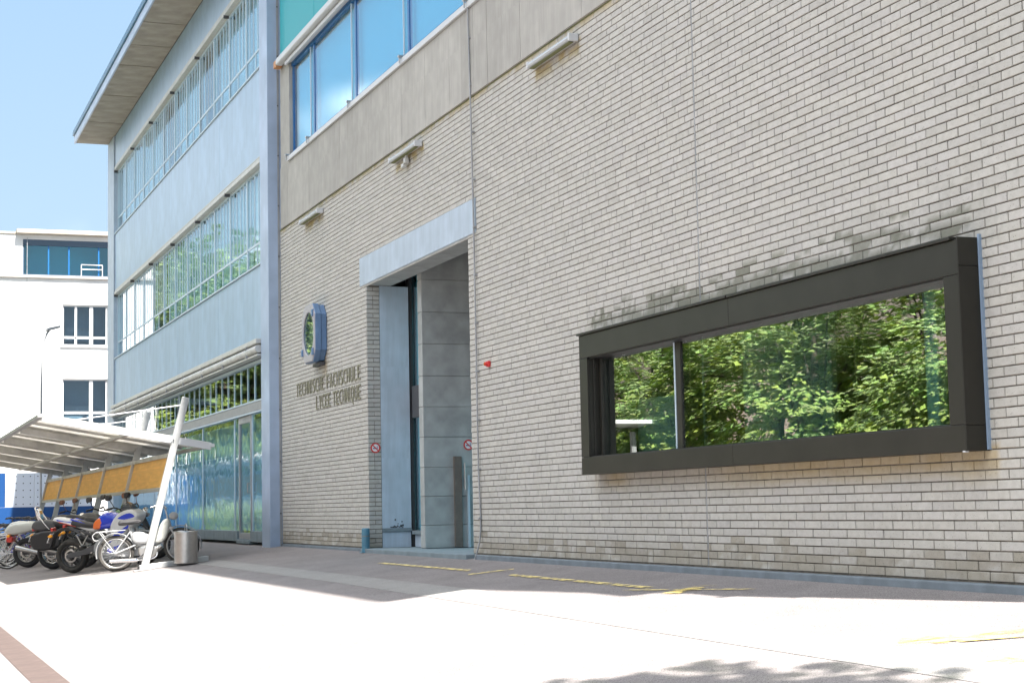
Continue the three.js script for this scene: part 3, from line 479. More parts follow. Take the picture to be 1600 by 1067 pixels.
// ================================================================ WHITE BUILDING behind
{
  const X = -75, wb = thing('white_building', 'white rendered building behind the bicycle shelter with glazed top floor', 'building', [-79, 0, 0]);
  const hs = [[-2.42, -.50, 7.94, 9.74], [-2.42, -.50, 4.52, 6.52], [-7.2, -5.0, 7.94, 9.74], [-7.2, -5.0, 4.52, 6.52]];
  part(wb, 'wall', [...rects(-9, 4.6, -.5, 10.85, hs).map(([a, b, c, d]) => box(X - .4, X, c, d, a, b)), box(X - 9, X - .4, -.5, 12.7, 4.2, 4.6)], M.white);
  part(wb, 'wall_joint', box(X - .01, X + .004, 3.8, 12.6, .98, 1.0), M.greyMetal);
  part(wb, 'attic_wall', [...rects(-9, 4.6, 10.98, 12.75, [[-2.5, 1.16, 10.98, 12.55]]).map(([a, b, c, d]) => box(X - .5, X - .1, c, d, a, b))], M.white);
  part(wb, 'cornice', [rbox(X - .5, X + .12, 10.852, 10.975, -9, 4.65, .02)], M.concrete); part(wb, 'roof_slab', [rbox(X - 9, X + .25, 12.755, 12.95, -9, 1.45, .03), rbox(X - 9, X - .05, 12.752, 12.86, 1.46, 4.7, .02)], M.soffit);
  { const w = part(wb, 'attic_window', [box(X - .3, X - .12, 12.3, 12.55, -2.5, 1.16), box(X - .3, X - .12, 10.98, 11.04, -2.5, 1.16), box(X - .3, X - .12, 11.04, 12.3, 1.1, 1.16)], mat([.05, .08, .12], .4)); const zs = [-2.5, -1.55, -.15, .95 - .55, 1.1]; const cuts = [1.1, .08, -.78, -2.05, -2.5]; for (let i = 0; i < 4; i++) { part(w, 'pane', box(X - .2, X - .19, 11.04, 12.3, cuts[i + 1] + .03, cuts[i] - .03), M.glassTeal); part(w, 'mullion', box(X - .24, X - .15, 11.04, 12.3, cuts[i + 1] - .028, cuts[i + 1] + .028), M.frameBlue); } part(w, 'guard_rail', [tube(V(X - .08, 11.5, -2.2), V(X - .08, 11.5, -1.3), .02), tube(V(X - .08, 11.3, -2.2), V(X - .08, 11.3, -1.3), .02), tube(V(X - .08, 11.0, -2.2), V(X - .08, 11.5, -2.2), .02), tube(V(X - .08, 11.0, -1.3), V(X - .08, 11.5, -1.3), .02)], M.whiteMetal); part(w, 'back_wall', box(X - 1.5, X - 1.4, 10.9, 12.7, -4, 3), mat([.20, .40, .46], .8)); }
  for (const [a, b, c, d] of hs) {
    const tr = c + (d > 9 ? .36 : .52), m1 = mix(a, b, .36), m2 = mix(a, b, .70), f = (y0, y1, z0, z1) => rbox(X - .22, X - .10, y0, y1, z0, z1, .012);
    const w = part(wb, 'window', [f(c, c + .07, a, b), f(d - .07, d, a, b), f(c + .071, d - .071, a, a + .07), f(c + .071, d - .071, b - .07, b), f(c + .071, d - .071, m1 - .08, m1 + .08), ...(d > 9 ? [f(c + .071, d - .071, m2 - .05, m2 + .05)] : []), f(tr - .04, tr + .06, a + .08, m1 - .09), f(tr - .04, tr + .06, m1 + .09, b - .08)], M.whiteMetal);
    part(w, 'pane', box(X - .17, X - .165, c + .05, d - .05, a + .05, b - .05), phys([.75, .86, .92], 0, { transmission: 1, thickness: 0, ior: 1.7 })); part(w, 'sill', rbox(X - .15, X + .08, c - .07, c - .002, a - .08, b + .1, .01), M.whiteMetal);
    part(w, 'dark_room', [box(X - 1.3, X - 1.2, c - .5, d + .5, a - 1, b + 1)], mat([.26, .30, .33], .8)); part(w, 'room_shelf', box(X - 1.1, X - 1.0, c + .3, c + .9, a + .5, b - .2), M.greyMetal);
  }
  part(wb, 'floors', [box(X - 6, X - .42, 7.1, 7.3, -9, 4.2), box(X - 6, X - .42, 3.8, 4.0, -9, 4.2), box(X - 6, X - .42, 10.5, 10.7, -9, 4.2), box(X - 6.1, X - 6, -.5, 12.7, -9, 4.2)], M.room);
}
{ // perforated panel screen
  const X = -60, p = thing('panel_screen', 'blue and white screen of perforated panels behind the parked bicycles', 'screen', [X, gy(3.5), 3.5]);
  const h = gy(3.5); part(p, 'blue_plinth', rbox(X - .1, X + .06, h, .96, -.2, 3.5, .01), M.bluePanel); part(p, 'blue_panel', rbox(X - .1, X + .04, .962, 2.12, 2.92, 3.5, .01), M.bluePanel);
  for (let i = 0; i < 3; i++) { const b = 2.91 - i * .95, a = b - .94; const q = part(p, 'perforated_panel', rbox(X - .1, X + .04, .962, 2.12, a, b, .008), M.perf); const ds = []; for (let u = 0; u < 4; u++) for (let v = 0; v < 5; v++) ds.push(tube(V(X + .038, 1.06 + v * .235, a + .12 + u * .235), V(X + .046, 1.06 + v * .235, a + .12 + u * .235), .020, .020, 8)); const hh = part(q, 'holes', ds, M.dark); hh.userData.kind = 'stuff'; }
  part(p, 'rear_post', [box(X - .25, X - .1, h, 2.0, 0, .1), box(X - .25, X - .1, h, 2.0, 3.3, 3.4)], M.greyMetal);
}
{ // street lamp
  const x = -55, z = 2.2, y0 = gy(z), l = thing('street_lamp', 'slender grey street lamp with curved top behind the shelter', 'street lamp', [x, y0 - .01, z]);
  part(l, 'pole', [curve([V(x, y0, z), V(x, 3, z), V(x, 5.2, z), V(x, 5.85, z - .03), V(x, 6.3, z - .12), V(x, 6.5, z - .24)], .035, 40, 8), tube(V(x, y0, z), V(x, y0 + .5, z), .06, .05)], M.greyMetal);
  const g = slab([[-.24, -.03], [.22, -.04], [.26, .03], [-.2, .06]], .24, .03, false); g.rotateY(Math.PI / 2); g.rotateX(.3); g.translate(x, 6.54, z - .34); part(l, 'lamp_head', g, M.greyMetal);
}

// ================================================================ BICYCLE SHELTER
{
  const X0 = -29.6, pit = 4.3, np = 6, XE = X0 - pit * (np - 1) - .4;
  const sh = thing('bicycle_shelter', 'white steel shelter with slanted posts, ribbed roof and yellow boards above parked bikes', 'shelter', [-40, gy(2.6), 2.6]);
  const A = [4.525, 2.345], B = [1.66, 1.84];                       // roof line: outer and inner end (z, y)
  const ry = z => B[1] + (A[1] - B[1]) * (z - B[0]) / (A[0] - B[0]);
  const foot = [2.83, gy(2.83)], top = [2.10, 2.65], pz = y => foot[0] + (top[0] - foot[0]) * (y - foot[1]) / (top[1] - foot[1]);
  for (let i = 0; i < np; i++) {
    const x = X0 - i * pit;
    const post = part(sh, 'post', [bar(V(x, foot[1] - .02, foot[0]), V(x, i < 2 ? top[1] : 1.98, i < 2 ? top[0] : pz(1.98)), .07, .125, .008)], M.galv);
    part(sh, 'foot_beam', [bar(V(x, gy(2.9) + .045, 2.9), V(x, gy(1.72) + .045, 1.72), .10, .09, .006)], M.galv);
    part(post, 'base_plate', [bar(V(x, gy(3.0) + .008, 3.0), V(x, gy(2.66) + .008, 2.66), .2, .012, .002)], M.galv);
    part(sh, 'rafter', [bar(V(x + .001, ry(A[0]) - .05, A[0]), V(x + .001, ry(B[0]) - .05, B[0]), .06, .12, .006)], i ? M.galv : M.whiteMetal);
    for (const z of [2.32, 2.36]) part(post, 'bolt', tube(V(x + .03, ry(z) - .03 - (z - 2.32) * 1.2, z), V(x + .075, ry(z) - .03 - (z - 2.32) * 1.2, z), .012), M.greyMetal);
    if (i < 2) part(sh, 'tie_rod', tube(V(x, 2.52, pz(2.52)), V(x, ry(3.95) + .02, 3.95), .011), M.whiteMetal);
    if (i + 1 < np) { // back board between the posts
      const y0 = 1.09, y1 = 1.62, a = x - .04, b = x - pit + .04, q = (x, y) => V(x, y, pz(y) + .02);
      const bd = part(sh, 'back_board', [bar(V((a + b) / 2, y0, pz(y0)), V((a + b) / 2, y1, pz(y1)), pit - .08, .018, .002)], M.board);
      part(bd, 'board_rail', [bar(q(a, y1 + .03), q(b, y1 + .03), .07, .05, .004), bar(q(a, y0 - .03), q(b, y0 - .03), .07, .05, .004)], M.galv);
    }
  }
  for (const z of [3.11]) part(sh, 'purlin', bar(V(X0, ry(z) - .09, z), V(XE, ry(z) - .09, z), .05, .09, .005), M.galv);
  part(sh, 'front_beam', bar(V(X0 + .04, ry(A[0]) - .02, A[0] + .02), V(XE, ry(A[0]) - .02, A[0] + .02), .05, .12, .006), M.galv);
  part(sh, 'rear_beam', bar(V(X0 + .04, ry(B[0]) - .03, B[0] - .01), V(XE, ry(B[0]) - .03, B[0] - .01), .06, .09, .006), M.whiteMetal);
  let x = X0 - .03, k = 0; while (x > XE) { const w = k % 2 ? .74 : .70, a = Math.max(XE, x - w); const lift = k % 2 ? .055 : .022; part(sh, 'roof_sheet', bar(V((x + a) / 2, ry(A[0]) + lift, A[0]), V((x + a) / 2, ry(B[0]) + lift, B[0]), x - a - .012, .006, 0), k % 2 ? M.sheetGrey : M.sheet); part(sh, 'roof_rib', bar(V(a, ry(A[0]) + .035, A[0]), V(a, ry(B[0]) + .035, B[0]), .012, .05, 0), M.galv); x = a; k++; }
}
{ // small canopy across the yard
  const c = thing('small_canopy', 'small white canopy across the yard, mirrored in the big window', 'canopy', [-39.4, gy(10), 10]);
  const y = 2.45; part(c, 'roof', bar(V(-40.9, y + .02, 10), V(-38.0, y + .20, 10), .10, 1.9, .01), M.whiteMetal); part(c, 'edge_beam', bar(V(-40.95, y - .10, 9.03), V(-37.95, y + .08, 9.03), .2, .08, .01), M.white);
  for (const x of [-40.5, -38.4]) part(c, 'post', rbox(x - .05, x + .05, gy(10.6), 2.42, 10.55, 10.65, .01), M.greyMetal);
}
{ // litter bin
  const z = 2.16, x = -29.28, b = thing('litter_bin', 'brushed steel cylindrical litter bin at the foot of the shelter post', 'bin', [x, gy(z), z]);
  const o = new THREE.LatheGeometry([[0, .02], [.19, .02], [.198, .04], [.198, .54], [.205, .545], [.205, .575], [.19, .575], [.185, .54], [.183, .06], [0, .06]].map(p => new THREE.Vector2(...p)), 28); lpart(b, 'body', o, M.steel);
  const c = curve([V(-.1, .56, .0), V(-.08, .66, 0), V(0, .70, 0), V(.08, .66, 0), V(.1, .56, 0)], .008); lpart(b, 'handle', c, M.steel); const f = new THREE.CylinderGeometry(.15, .16, .03, 20); f.translate(0, .012, 0); lpart(b, 'foot', f, M.darkGrey);
}

// ================================================================ BICYCLES AND MOTORCYCLES
function parkVehicle(o, rear, front, lean = 0) { // local +x is forward; contact points given on the yard as [x, z]
  const dx = front[0] - rear[0], dz = front[1] - rear[1], L = Math.hypot(dx, dz), y0 = gy(rear[1]), y1 = gy(front[1]);
  o.position.set((rear[0] + front[0]) / 2, (y0 + y1) / 2, (rear[1] + front[1]) / 2); o.rotation.order = 'YZX'; o.rotation.set(lean, Math.atan2(-dz, dx), Math.atan2(y1 - y0, L)); return o;
}
const torus = (Rr, r, x, y, sz = 1, s = 8, n = 30) => { const g = new THREE.TorusGeometry(Rr, r, s, n); g.scale(1, 1, sz); g.translate(x, y, 0); return g; };
function guard(x, y, Rr, a0, a1, w) { const g = new THREE.TorusGeometry(Rr, .012, 5, 18, a1 - a0); g.rotateZ(a0); g.scale(1, 1, w / .012 / 2); g.translate(x, y, 0); return g; }
function spoked(o, x, Rr, tr, tyreM, rimM, spokes = 18) {
  const w = new THREE.Group(); w.name = 'wheel'; o.add(w);
  lpart(w, 'tyre', torus(Rr - tr, tr, x, Rr), tyreM); lpart(w, 'rim', torus(Rr - tr * 2.1, tr * .55, x, Rr, 1.3, 6), rimM);
  const sp = [], c = V(x, Rr, 0); for (let i = 0; i < spokes; i++) { const a = i / spokes * 2 * Math.PI, b = a + (i % 2 ? .5 : -.5), z = i % 4 < 2 ? .03 : -.03; sp.push(tube(V(x + .022 * Math.cos(b), Rr + .022 * Math.sin(b), z), V(x + (Rr - tr * 2) * Math.cos(a), Rr + (Rr - tr * 2) * Math.sin(a), 0), .0022, .0022, 4)); } lpart(w, 'spokes', sp, M.chrome);
  lpart(w, 'hub', [tube(V(x, Rr, -.05), V(x, Rr, .05), .024, .024, 10)], M.steel); return w;
}
function bicycle(frameM, opt = {}) {
  const o = new THREE.Group(); const Rr = .335, xr = -.52, xf = .52, tr = .019;
  spoked(o, xr, Rr, tr, opt.tyre || M.rubber, opt.rim || M.steel); spoked(o, xf, Rr, tr, opt.tyre || M.rubber, opt.rim || M.steel);
  const bb_ = V(-.09, .29, 0), seatT = V(-.24, .76, 0), head = V(.34, .84, 0), headL = V(.38, .68, 0), ra = V(xr, Rr, 0), fa = V(xf, Rr, 0);
  lpart(o, 'frame', [tube(bb_, seatT, .016), tube(bb_, headL, .018), tube(V(-.22, opt.step ? .46 : .71, 0), opt.step ? V(.38, .70, 0) : head, .016), tube(headL, head, .02), tube(V(-.23, .7, .03), V(xr, Rr, .06), .009), tube(V(-.23, .7, -.03), V(xr, Rr, -.06), .009), tube(V(-.09, .29, .03), V(xr, Rr, .06), .01), tube(V(-.09, .29, -.03), V(xr, Rr, -.06), .01)], frameM);
  lpart(o, 'fork', [tube(V(.385, .66, .045), V(xf, Rr, .055), .011), tube(V(.385, .66, -.045), V(xf, Rr, -.055), .011), tube(V(.385, .66, -.05), V(.385, .66, .05), .014)], frameM);
  lpart(o, 'handlebar', [tube(head, V(.325, .95, 0), .013), curve([V(.2, .99, -.29), V(.3, 1.0, -.22), V(.37, .965, -.08), V(.37, .965, .08), V(.3, 1.0, .22), V(.2, .99, .29)], .011, 20), tube(V(.19, .99, -.30), V(.28, .998, -.24), .017), tube(V(.19, .99, .30), V(.28, .998, .24), .017)], opt.bar || M.darkGrey);
  lpart(o, 'saddle', slab([[-.38, .87], [-.36, .91], [-.2, .90], [-.06, .885], [-.06, .865], [-.22, .85]], .15, .06), M.seat); lpart(o, 'seat_post', tube(seatT, V(-.265, .87, 0), .013), M.steel);
  const cr = new THREE.TorusGeometry(.085, .008, 5, 22); cr.translate(-.09, .29, .055); lpart(o, 'crankset', [cr, tube(V(-.09, .29, .075), V(.03, .17, .085), .01), tube(V(-.09, .29, -.075), V(-.21, .41, -.085), .01), rbox(-.01, .08, .155, .18, .085, .17, .006), rbox(-.25, -.16, .40, .425, -.17, -.085, .006)], M.greyMetal);
  if (opt.guards !== false) { lpart(o, 'mudguard', guard(xr, Rr, Rr + .022, .25, 3.4, .045), opt.guard || frameM); lpart(o, 'mudguard', guard(xf, Rr, Rr + .022, .5, 2.7, .045), opt.guard || frameM); }
  if (opt.rack) lpart(o, 'rack', [tube(V(-.78, .73, .06), V(-.26, .73, .06), .006), tube(V(-.78, .73, -.06), V(-.26, .73, -.06), .006), tube(V(-.78, .73, -.06), V(-.78, .73, .06), .006), tube(V(-.66, .73, .06), V(xr, Rr, .06), .006), tube(V(-.66, .73, -.06), V(xr, Rr, -.06), .006), tube(V(-.5, .73, -.06), V(-.5, .73, .06), .005)], M.steel);
  if (opt.basket) lpart(o, 'basket', [...[.70, .78, .86, .94].flatMap(y => { const d = (y - .7) * .2; return [tube(V(.42, y, -.13 - d), V(.70 + d, y, -.13 - d), .005), tube(V(.42, y, .13 + d), V(.70 + d, y, .13 + d), .005), tube(V(.70 + d, y, -.13 - d), V(.70 + d, y, .13 + d), .005), tube(V(.42, y, -.13 - d), V(.42, y, .13 + d), .005)]; }), ...[-.12, -.04, .04, .12].flatMap(z => [tube(V(.42, .70, z), V(.70, .70, z), .004), tube(V(.71, .7, z), V(.75, .94, z * 1.3), .004)])], M.darkGrey);
  if (opt.light) lpart(o, 'rear_lamp', rbox(-.88, -.84, .62, .68, -.03, .03, .012), M.redGloss);
  return o;
}
function motorcycle(opt) {
  const o = new THREE.Group(), xr = -.70, xf = .72, Rr = .315, Rf = .30;
  const wheel = (x, rad, w, tm) => { const g = new THREE.Group(); g.name = 'wheel'; o.add(g); lpart(g, 'tyre', torus(rad - .058, .06, x, rad, w, 10, 36), tm); lpart(g, 'rim', [torus(rad - .118, .014, x, rad, w * 3, 6, 30)], opt.rim || M.darkGrey); const sp = []; for (let i = 0; i < 10; i++) { const a = i / 10 * 2 * Math.PI; sp.push(bar(V(x + .03 * Math.cos(a), rad + .03 * Math.sin(a), i % 2 ? .02 : -.02), V(x + (rad - .12) * Math.cos(a + .12), rad + (rad - .12) * Math.sin(a + .12), 0), .016, .02, .003)); } lpart(g, 'spokes', sp, opt.rim || M.darkGrey); lpart(g, 'brake_disc', [torus(.105, .018, x, rad, .12, 6, 26).translate(0, 0, .075)], M.steel); lpart(g, 'hub', tube(V(x, rad, -.09), V(x, rad, .10), .035, .035, 12), M.steel); };
  wheel(xr, Rr, opt.wide || 1.35, opt.dusty ? M.tyreDust : M.rubber); wheel(xf, Rf, 1.0, M.rubber);
  const sa = s => slab([[-.76, .29], [-.74, .35], [-.45, .40], [-.12, .48], [-.06, .42], [-.12, .36], [-.5, .30]], .04, .012).translate(0, 0, s * .115);
  lpart(o, 'swingarm', [sa(1), sa(-1)], opt.frameM || M.darkGrey);
  lpart(o, 'engine', [slab([[-.15, .22], [-.2, .4], [-.1, .56], [.12, .60], [.3, .5], [.32, .3], [.2, .18], [0, .17]], .34, .06), slab([[.08, .5], [.12, .72], [.34, .70], [.36, .46]], .24, .03), tube(V(.02, .36, .15), V(.02, .36, .21), .1, .085, 18), tube(V(.02, .36, -.15), V(.02, .36, -.21), .1, .085, 18), ...[0, 1, 2, 3, 4].map(i => rbox(.09, .37, .5 + i * .045, .515 + i * .045, -.14, .14, .004))], opt.engineM || M.greyMetal);
  lpart(o, 'frame', [tube(V(-.1, .45, .12), V(.42, .86, .08), .028), tube(V(-.1, .45, -.12), V(.42, .86, -.08), .028), tube(V(-.12, .5, .11), V(-.66, .83, .08), .017), tube(V(-.12, .5, -.11), V(-.66, .83, -.08), .017), tube(V(-.2, .66, .1), V(-.62, .82, .08), .016), tube(V(.3, .3, .1), V(.42, .8, .06), .018), tube(V(.3, .3, -.1), V(.42, .8, -.06), .018)], opt.frameM || M.darkGrey);
  lpart(o, 'tank', slab([[-.14, .76], [-.1, .92], [.08, 1.03], [.28, 1.0], [.42, .90], [.38, .78], [.1, .73]], .32, .12), opt.tankM);
  lpart(o, 'seat', slab([[-.62, .88], [-.58, .96], [-.34, .90], [-.12, .84], [-.06, .80], [-.14, .76], [-.4, .80]], .26, .06), M.seat);
  lpart(o, 'tail', slab(opt.longTail ? [[-1.04, .86], [-.98, .98], [-.7, .99], [-.5, .90], [-.56, .80], [-.86, .78]] : [[-.98, 1.0], [-.94, 1.05], [-.62, .98], [-.3, .86], [-.12, .74], [-.2, .71], [-.46, .80], [-.8, .94]], opt.longTail ? .26 : .22, .06), opt.tailM);
  if (opt.stripes) { lpart(o, 'tail_stripe', [slab([[-.9, 1.0], [-.62, .945], [-.38, .86], [-.5, .88], [-.74, .95]], .226, .02), slab([[-.62, .99], [-.4, .915], [-.28, .85], [-.44, .91]], .226, .02)], M.blueGloss); lpart(o, 'tail_flash', slab([[-.86, .965], [-.6, .89], [-.5, .84], [-.64, .87]], .224, .02), M.redGloss); }
  lpart(o, 'rear_fender', [slab([[-1.12, .52], [-1.02, .74], [-.86, .84], [-.5, .80], [-.52, .76], [-.86, .79], [-.99, .70], [-1.09, .50]], .15, .02)], M.black);
  lpart(o, 'number_plate', bar(V(-1.14, .60, 0), V(-1.06, .76, 0), .012, .17, .003).rotateY(0), opt.plateM || M.signWhite);
  lpart(o, 'tail_lamp', [rbox(-1.05, -1.0, .80, .87, -.07, .07, .015)], M.redGloss); lpart(o, 'indicator', [slab([[-1.06, .72], [-1.0, .75], [-.97, .72], [-1.0, .69]], .05, .015).translate(0, 0, .17), slab([[-1.06, .72], [-1.0, .75], [-.97, .72], [-1.0, .69]], .05, .015).translate(0, 0, -.17), tube(V(-1.02, .72, -.17), V(-1.02, .72, .17), .008)], M.amber);
  lpart(o, 'fork', [tube(V(xf, Rf, .09), V(.47, .98, .09), .024), tube(V(xf, Rf, -.09), V(.47, .98, -.09), .024), tube(V(.62, .55, .09), V(.47, .98, .09), .03), tube(V(.62, .55, -.09), V(.47, .98, -.09), .03), rbox(.42, .54, .9, .95, -.11, .11, .01)], opt.forkM || M.steel);
  lpart(o, 'front_fender', guard(xf, Rf, Rf + .03, .7, 2.5, .13), opt.fenderM || opt.tailM);
  lpart(o, 'handlebar', [curve([V(.26, 1.08, -.38), V(.36, 1.10, -.26), V(.44, 1.03, -.08), V(.44, 1.03, .08), V(.36, 1.10, .26), V(.26, 1.08, .38)], .013, 20), tube(V(.25, 1.08, -.39), V(.33, 1.093, -.28), .02), tube(V(.25, 1.08, .39), V(.33, 1.093, .28), .02), tube(V(.35, 1.1, .27), V(.42, 1.1, .4), .008)], M.black);
  for (const s of [-1, 1]) { lpart(o, 'mirror', [tube(V(.36, 1.10, s * .25), V(.33, 1.27, s * .36), .007), slab([[.29, 1.25], [.30, 1.33], [.36, 1.34], [.38, 1.28], [.33, 1.24]], .13, .02).translate(0, 0, s * .38)], opt.mirrorM || M.darkGrey); }
  const hl = new THREE.SphereGeometry(.1, 14, 10); hl.scale(.8, 1, 1); hl.translate(.60, .92, 0); lpart(o, 'headlamp', hl, opt.fairing ? M.whiteGloss : M.chrome);
  const es = opt.fairing ? -1 : 1; lpart(o, 'exhaust', [curve([V(.33, .5, .08), V(.44, .32, .1), V(.2, .17, .12), V(-.2, .2, .16), V(-.4, .3, .18)], .022, 20), tube(V(-.38, .29, .18), V(-.86, .46, .2), .05, .062, 14)].map(g => es < 0 ? g.rotateX(0).translate(0, 0, -.36) : g), opt.pipeM || M.steel);
  lpart(o, 'foot_peg', [tube(V(-.2, .34, -.24), V(-.2, .34, .24), .014), tube(V(-.42, .48, -.22), V(-.42, .48, .22), .013), tube(V(-.42, .48, .13), V(-.30, .66, .1), .012), tube(V(-.42, .48, .13), V(-.52, .68, .1), .012)], M.steel); lpart(o, 'kickstand', tube(V(.0, .25, -.14), V(-.12, .0, -.26), .012), M.darkGrey);
  if (opt.fairing) { lpart(o, 'fairing', [slab([[.2, .80], [.36, .98], [.62, 1.04], [.78, .92], [.70, .78], [.5, .62], [.42, .34], [.12, .22], [-.08, .3], [.1, .42], [.16, .6]], .40, .08)], opt.tailM); lpart(o, 'fairing_stripe', [slab([[.1, .46], [.5, .66], [.62, .80], [.5, .74], [.14, .54]], .408, .02), slab([[.0, .3], [.3, .32], [.42, .44], [.3, .42], [.05, .36]], .408, .02), slab([[.36, .90], [.62, .98], [.72, .90], [.5, .86]], .408, .02)], M.blueGloss); lpart(o, 'windscreen', slab([[.38, 1.0], [.46, 1.16], [.52, 1.17], [.66, 1.03]], .30, .08), phys([.2, .22, .24], .05, { transmission: .7, thickness: 0 })); lpart(o, 'tank_panel', slab([[-.16, .76], [-.13, .88], [.0, .95], [.06, .86], [-.02, .76]], .325, .05), M.orangeGloss); }
  if (opt.screen) lpart(o, 'windscreen', slab([[.44, 1.02], [.34, 1.34], [.38, 1.36], [.56, 1.02]], .36, .02), phys([.3, .32, .3], .1, { transmission: .6, thickness: 0 }));
  if (opt.back) lpart(o, 'backrest', [curve([V(-.66, .80, .12), V(-.80, 1.0, .12), V(-.92, 1.24, .1), V(-.92, 1.27, 0), V(-.92, 1.24, -.1), V(-.80, 1.0, -.12), V(-.66, .80, -.12)], .013, 28), slab([[-.89, 1.0], [-.93, 1.22], [-.87, 1.23], [-.83, 1.0]], .16, .025)], M.chrome);
  if (opt.bags) lpart(o, 'side_case', [slab([[-.95, .45], [-.98, .72], [-.45, .74], [-.38, .5], [-.5, .42]], .16, .05).translate(0, 0, .26), slab([[-.95, .45], [-.98, .72], [-.45, .74], [-.38, .5], [-.5, .42]], .16, .05).translate(0, 0, -.26)], M.black);
  if (opt.tailLow) lpart(o, 'cowl', slab([[-1.12, .80], [-1.02, .94], [-.72, .98], [-.42, .93], [-.40, .80], [-.7, .74], [-1.04, .74]], .34, .09), opt.tailM);
  if (opt.lampCluster) lpart(o, 'lamp_cluster', [slab([[-1.1, .60], [-1.06, .72], [-.96, .70], [-.98, .58]], .22, .03)], M.redGloss);
  return o;
}
function moped() {
  const o = new THREE.Group(), xr = -.56, xf = .58, Rr = .315, W = phys([.34, .345, .35], .35, { clearcoat: .4 });
  spoked(o, xr, Rr, .03, M.tyreDust, M.steel, 24); spoked(o, xf, Rr, .03, M.tyreDust, M.steel, 24);
  lpart(o, 'rear_mudguard', guard(xr, Rr, Rr + .03, .1, 3.3, .1), W); lpart(o, 'front_mudguard', guard(xf, Rr, Rr + .03, -.3, 2.6, .1), W);
  lpart(o, 'frame', [curve([V(.40, .78, 0), V(.33, .55, 0), V(.14, .40, 0), V(-.1, .40, 0), V(-.24, .5, 0)], .035, 24, 8), tube(V(-.24, .46, 0), V(-.28, .74, 0), .022), tube(V(-.2, .42, .05), V(xr, Rr, .07), .014), tube(V(-.2, .42, -.05), V(xr, Rr, -.07), .014), tube(V(-.27, .66, .05), V(xr - .02, Rr, .08), .012), tube(V(-.27, .66, -.05), V(xr - .02, Rr, -.08), .012), tube(V(.40, .78, 0), V(.43, .62, 0), .03)], W);
  lpart(o, 'leg_shield', [slab([[.14, .42], [.2, .62], [.34, .80], [.42, .80], [.40, .60], [.28, .42]], .2, .05), slab([[.2, .46], [.26, .62], [.36, .72], [.35, .58], [.28, .46]], .21, .02)], M.greyGloss);
  lpart(o, 'tank', slab([[-.26, .52], [-.22, .64], [.0, .60], [.12, .48], [.02, .42], [-.2, .44]], .16, .06), W);
  lpart(o, 'engine', [slab([[-.14, .2], [-.16, .36], [.06, .40], [.18, .32], [.14, .2], [0, .16]], .2, .05), tube(V(0, .27, .1), V(0, .27, .15), .08, .07, 16), tube(V(.12, .30, 0), V(.24, .36, 0), .06, .055, 14)], M.steel);
  lpart(o, 'exhaust', [curve([V(.16, .28, .06), V(.14, .18, .1), V(-.05, .15, .12), V(-.2, .16, .13)], .014, 14), tube(V(-.18, .16, .13), V(-.66, .2, .14), .04, .034, 12)], M.chrome);
  lpart(o, 'saddle', slab([[-.46, .80], [-.44, .87], [-.24, .87], [-.08, .84], [-.06, .81], [-.26, .78]], .2, .06), M.seat); lpart(o, 'seat_post', tube(V(-.28, .72, 0), V(-.28, .8, 0), .014), M.steel);
  lpart(o, 'rack', [tube(V(-.86, .72, .08), V(-.34, .70, .08), .009), tube(V(-.86, .72, -.08), V(-.34, .70, -.08), .009), tube(V(-.86, .72, -.08), V(-.86, .72, .08), .009), tube(V(-.80, .72, .08), V(xr, Rr, .09), .009), tube(V(-.80, .72, -.08), V(xr, Rr, -.09), .009), tube(V(-.6, .71, -.08), V(-.6, .71, .08), .007), curve([V(-.86, .72, .02), V(-.93, .66, .02), V(-.9, .58, .02), V(-.82, .58, .02)], .01, 14)], W);
  lpart(o, 'fork', [tube(V(.43, .64, .06), V(xf, Rr, .07), .017), tube(V(.43, .64, -.06), V(xf, Rr, -.07), .017), rbox(.38, .48, .62, .66, -.08, .08, .01)], W);
  const hl = new THREE.SphereGeometry(.075, 14, 10); hl.scale(1.1, .95, 1); hl.translate(.50, .84, 0); lpart(o, 'headlamp', hl, W);
  lpart(o, 'handlebar', [tube(V(.40, .78, 0), V(.37, .98, 0), .014), curve([V(.18, 1.04, -.27), V(.28, 1.06, -.22), V(.38, .99, -.08), V(.38, .99, .08), V(.28, 1.06, .22), V(.18, 1.04, .27)], .011, 20), tube(V(.16, 1.04, -.29), V(.25, 1.055, -.24), .016), tube(V(.16, 1.04, .29), V(.25, 1.055, .24), .016)], M.steel);
  lpart(o, 'mirror', [tube(V(.27, 1.05, -.23), V(.25, 1.2, -.28), .005), rbox(.23, .27, 1.19, 1.26, -.33, -.24, .012)], M.darkGrey);
  lpart(o, 'pedals', [tube(V(-.04, .27, -.16), V(-.04, .27, .16), .01), tube(V(-.04, .27, .16), V(-.14, .2, .17), .01), tube(V(-.04, .27, -.16), V(.06, .34, -.17), .01), rbox(-.19, -.09, .185, .205, .17, .26, .005), rbox(.01, .11, .33, .35, -.26, -.17, .005)], M.darkGrey);
  lpart(o, 'chain_guard', [slab([[-.6, .28], [-.58, .36], [-.1, .36], [.0, .30], [-.06, .24]], .02, .005).translate(0, 0, -.09)], W); lpart(o, 'stand', [tube(V(-.1, .22, .08), V(-.2, .0, .12), .01), tube(V(-.1, .22, -.08), V(-.2, .0, -.12), .01)], M.darkGrey);
  return o;
}
function place(o, name, label, category, rear, front, lean, group) { o.name = numbered(name); o.userData = { label, category }; if (group) o.userData.group = group; scene.add(o); parkVehicle(o, rear, front, lean); return o; }
place(moped(), 'moped', 'white moped with spoked wheels parked beside the slanted shelter post', 'moped', [-30.42, 3.16], [-30.08, 2.07], .04);
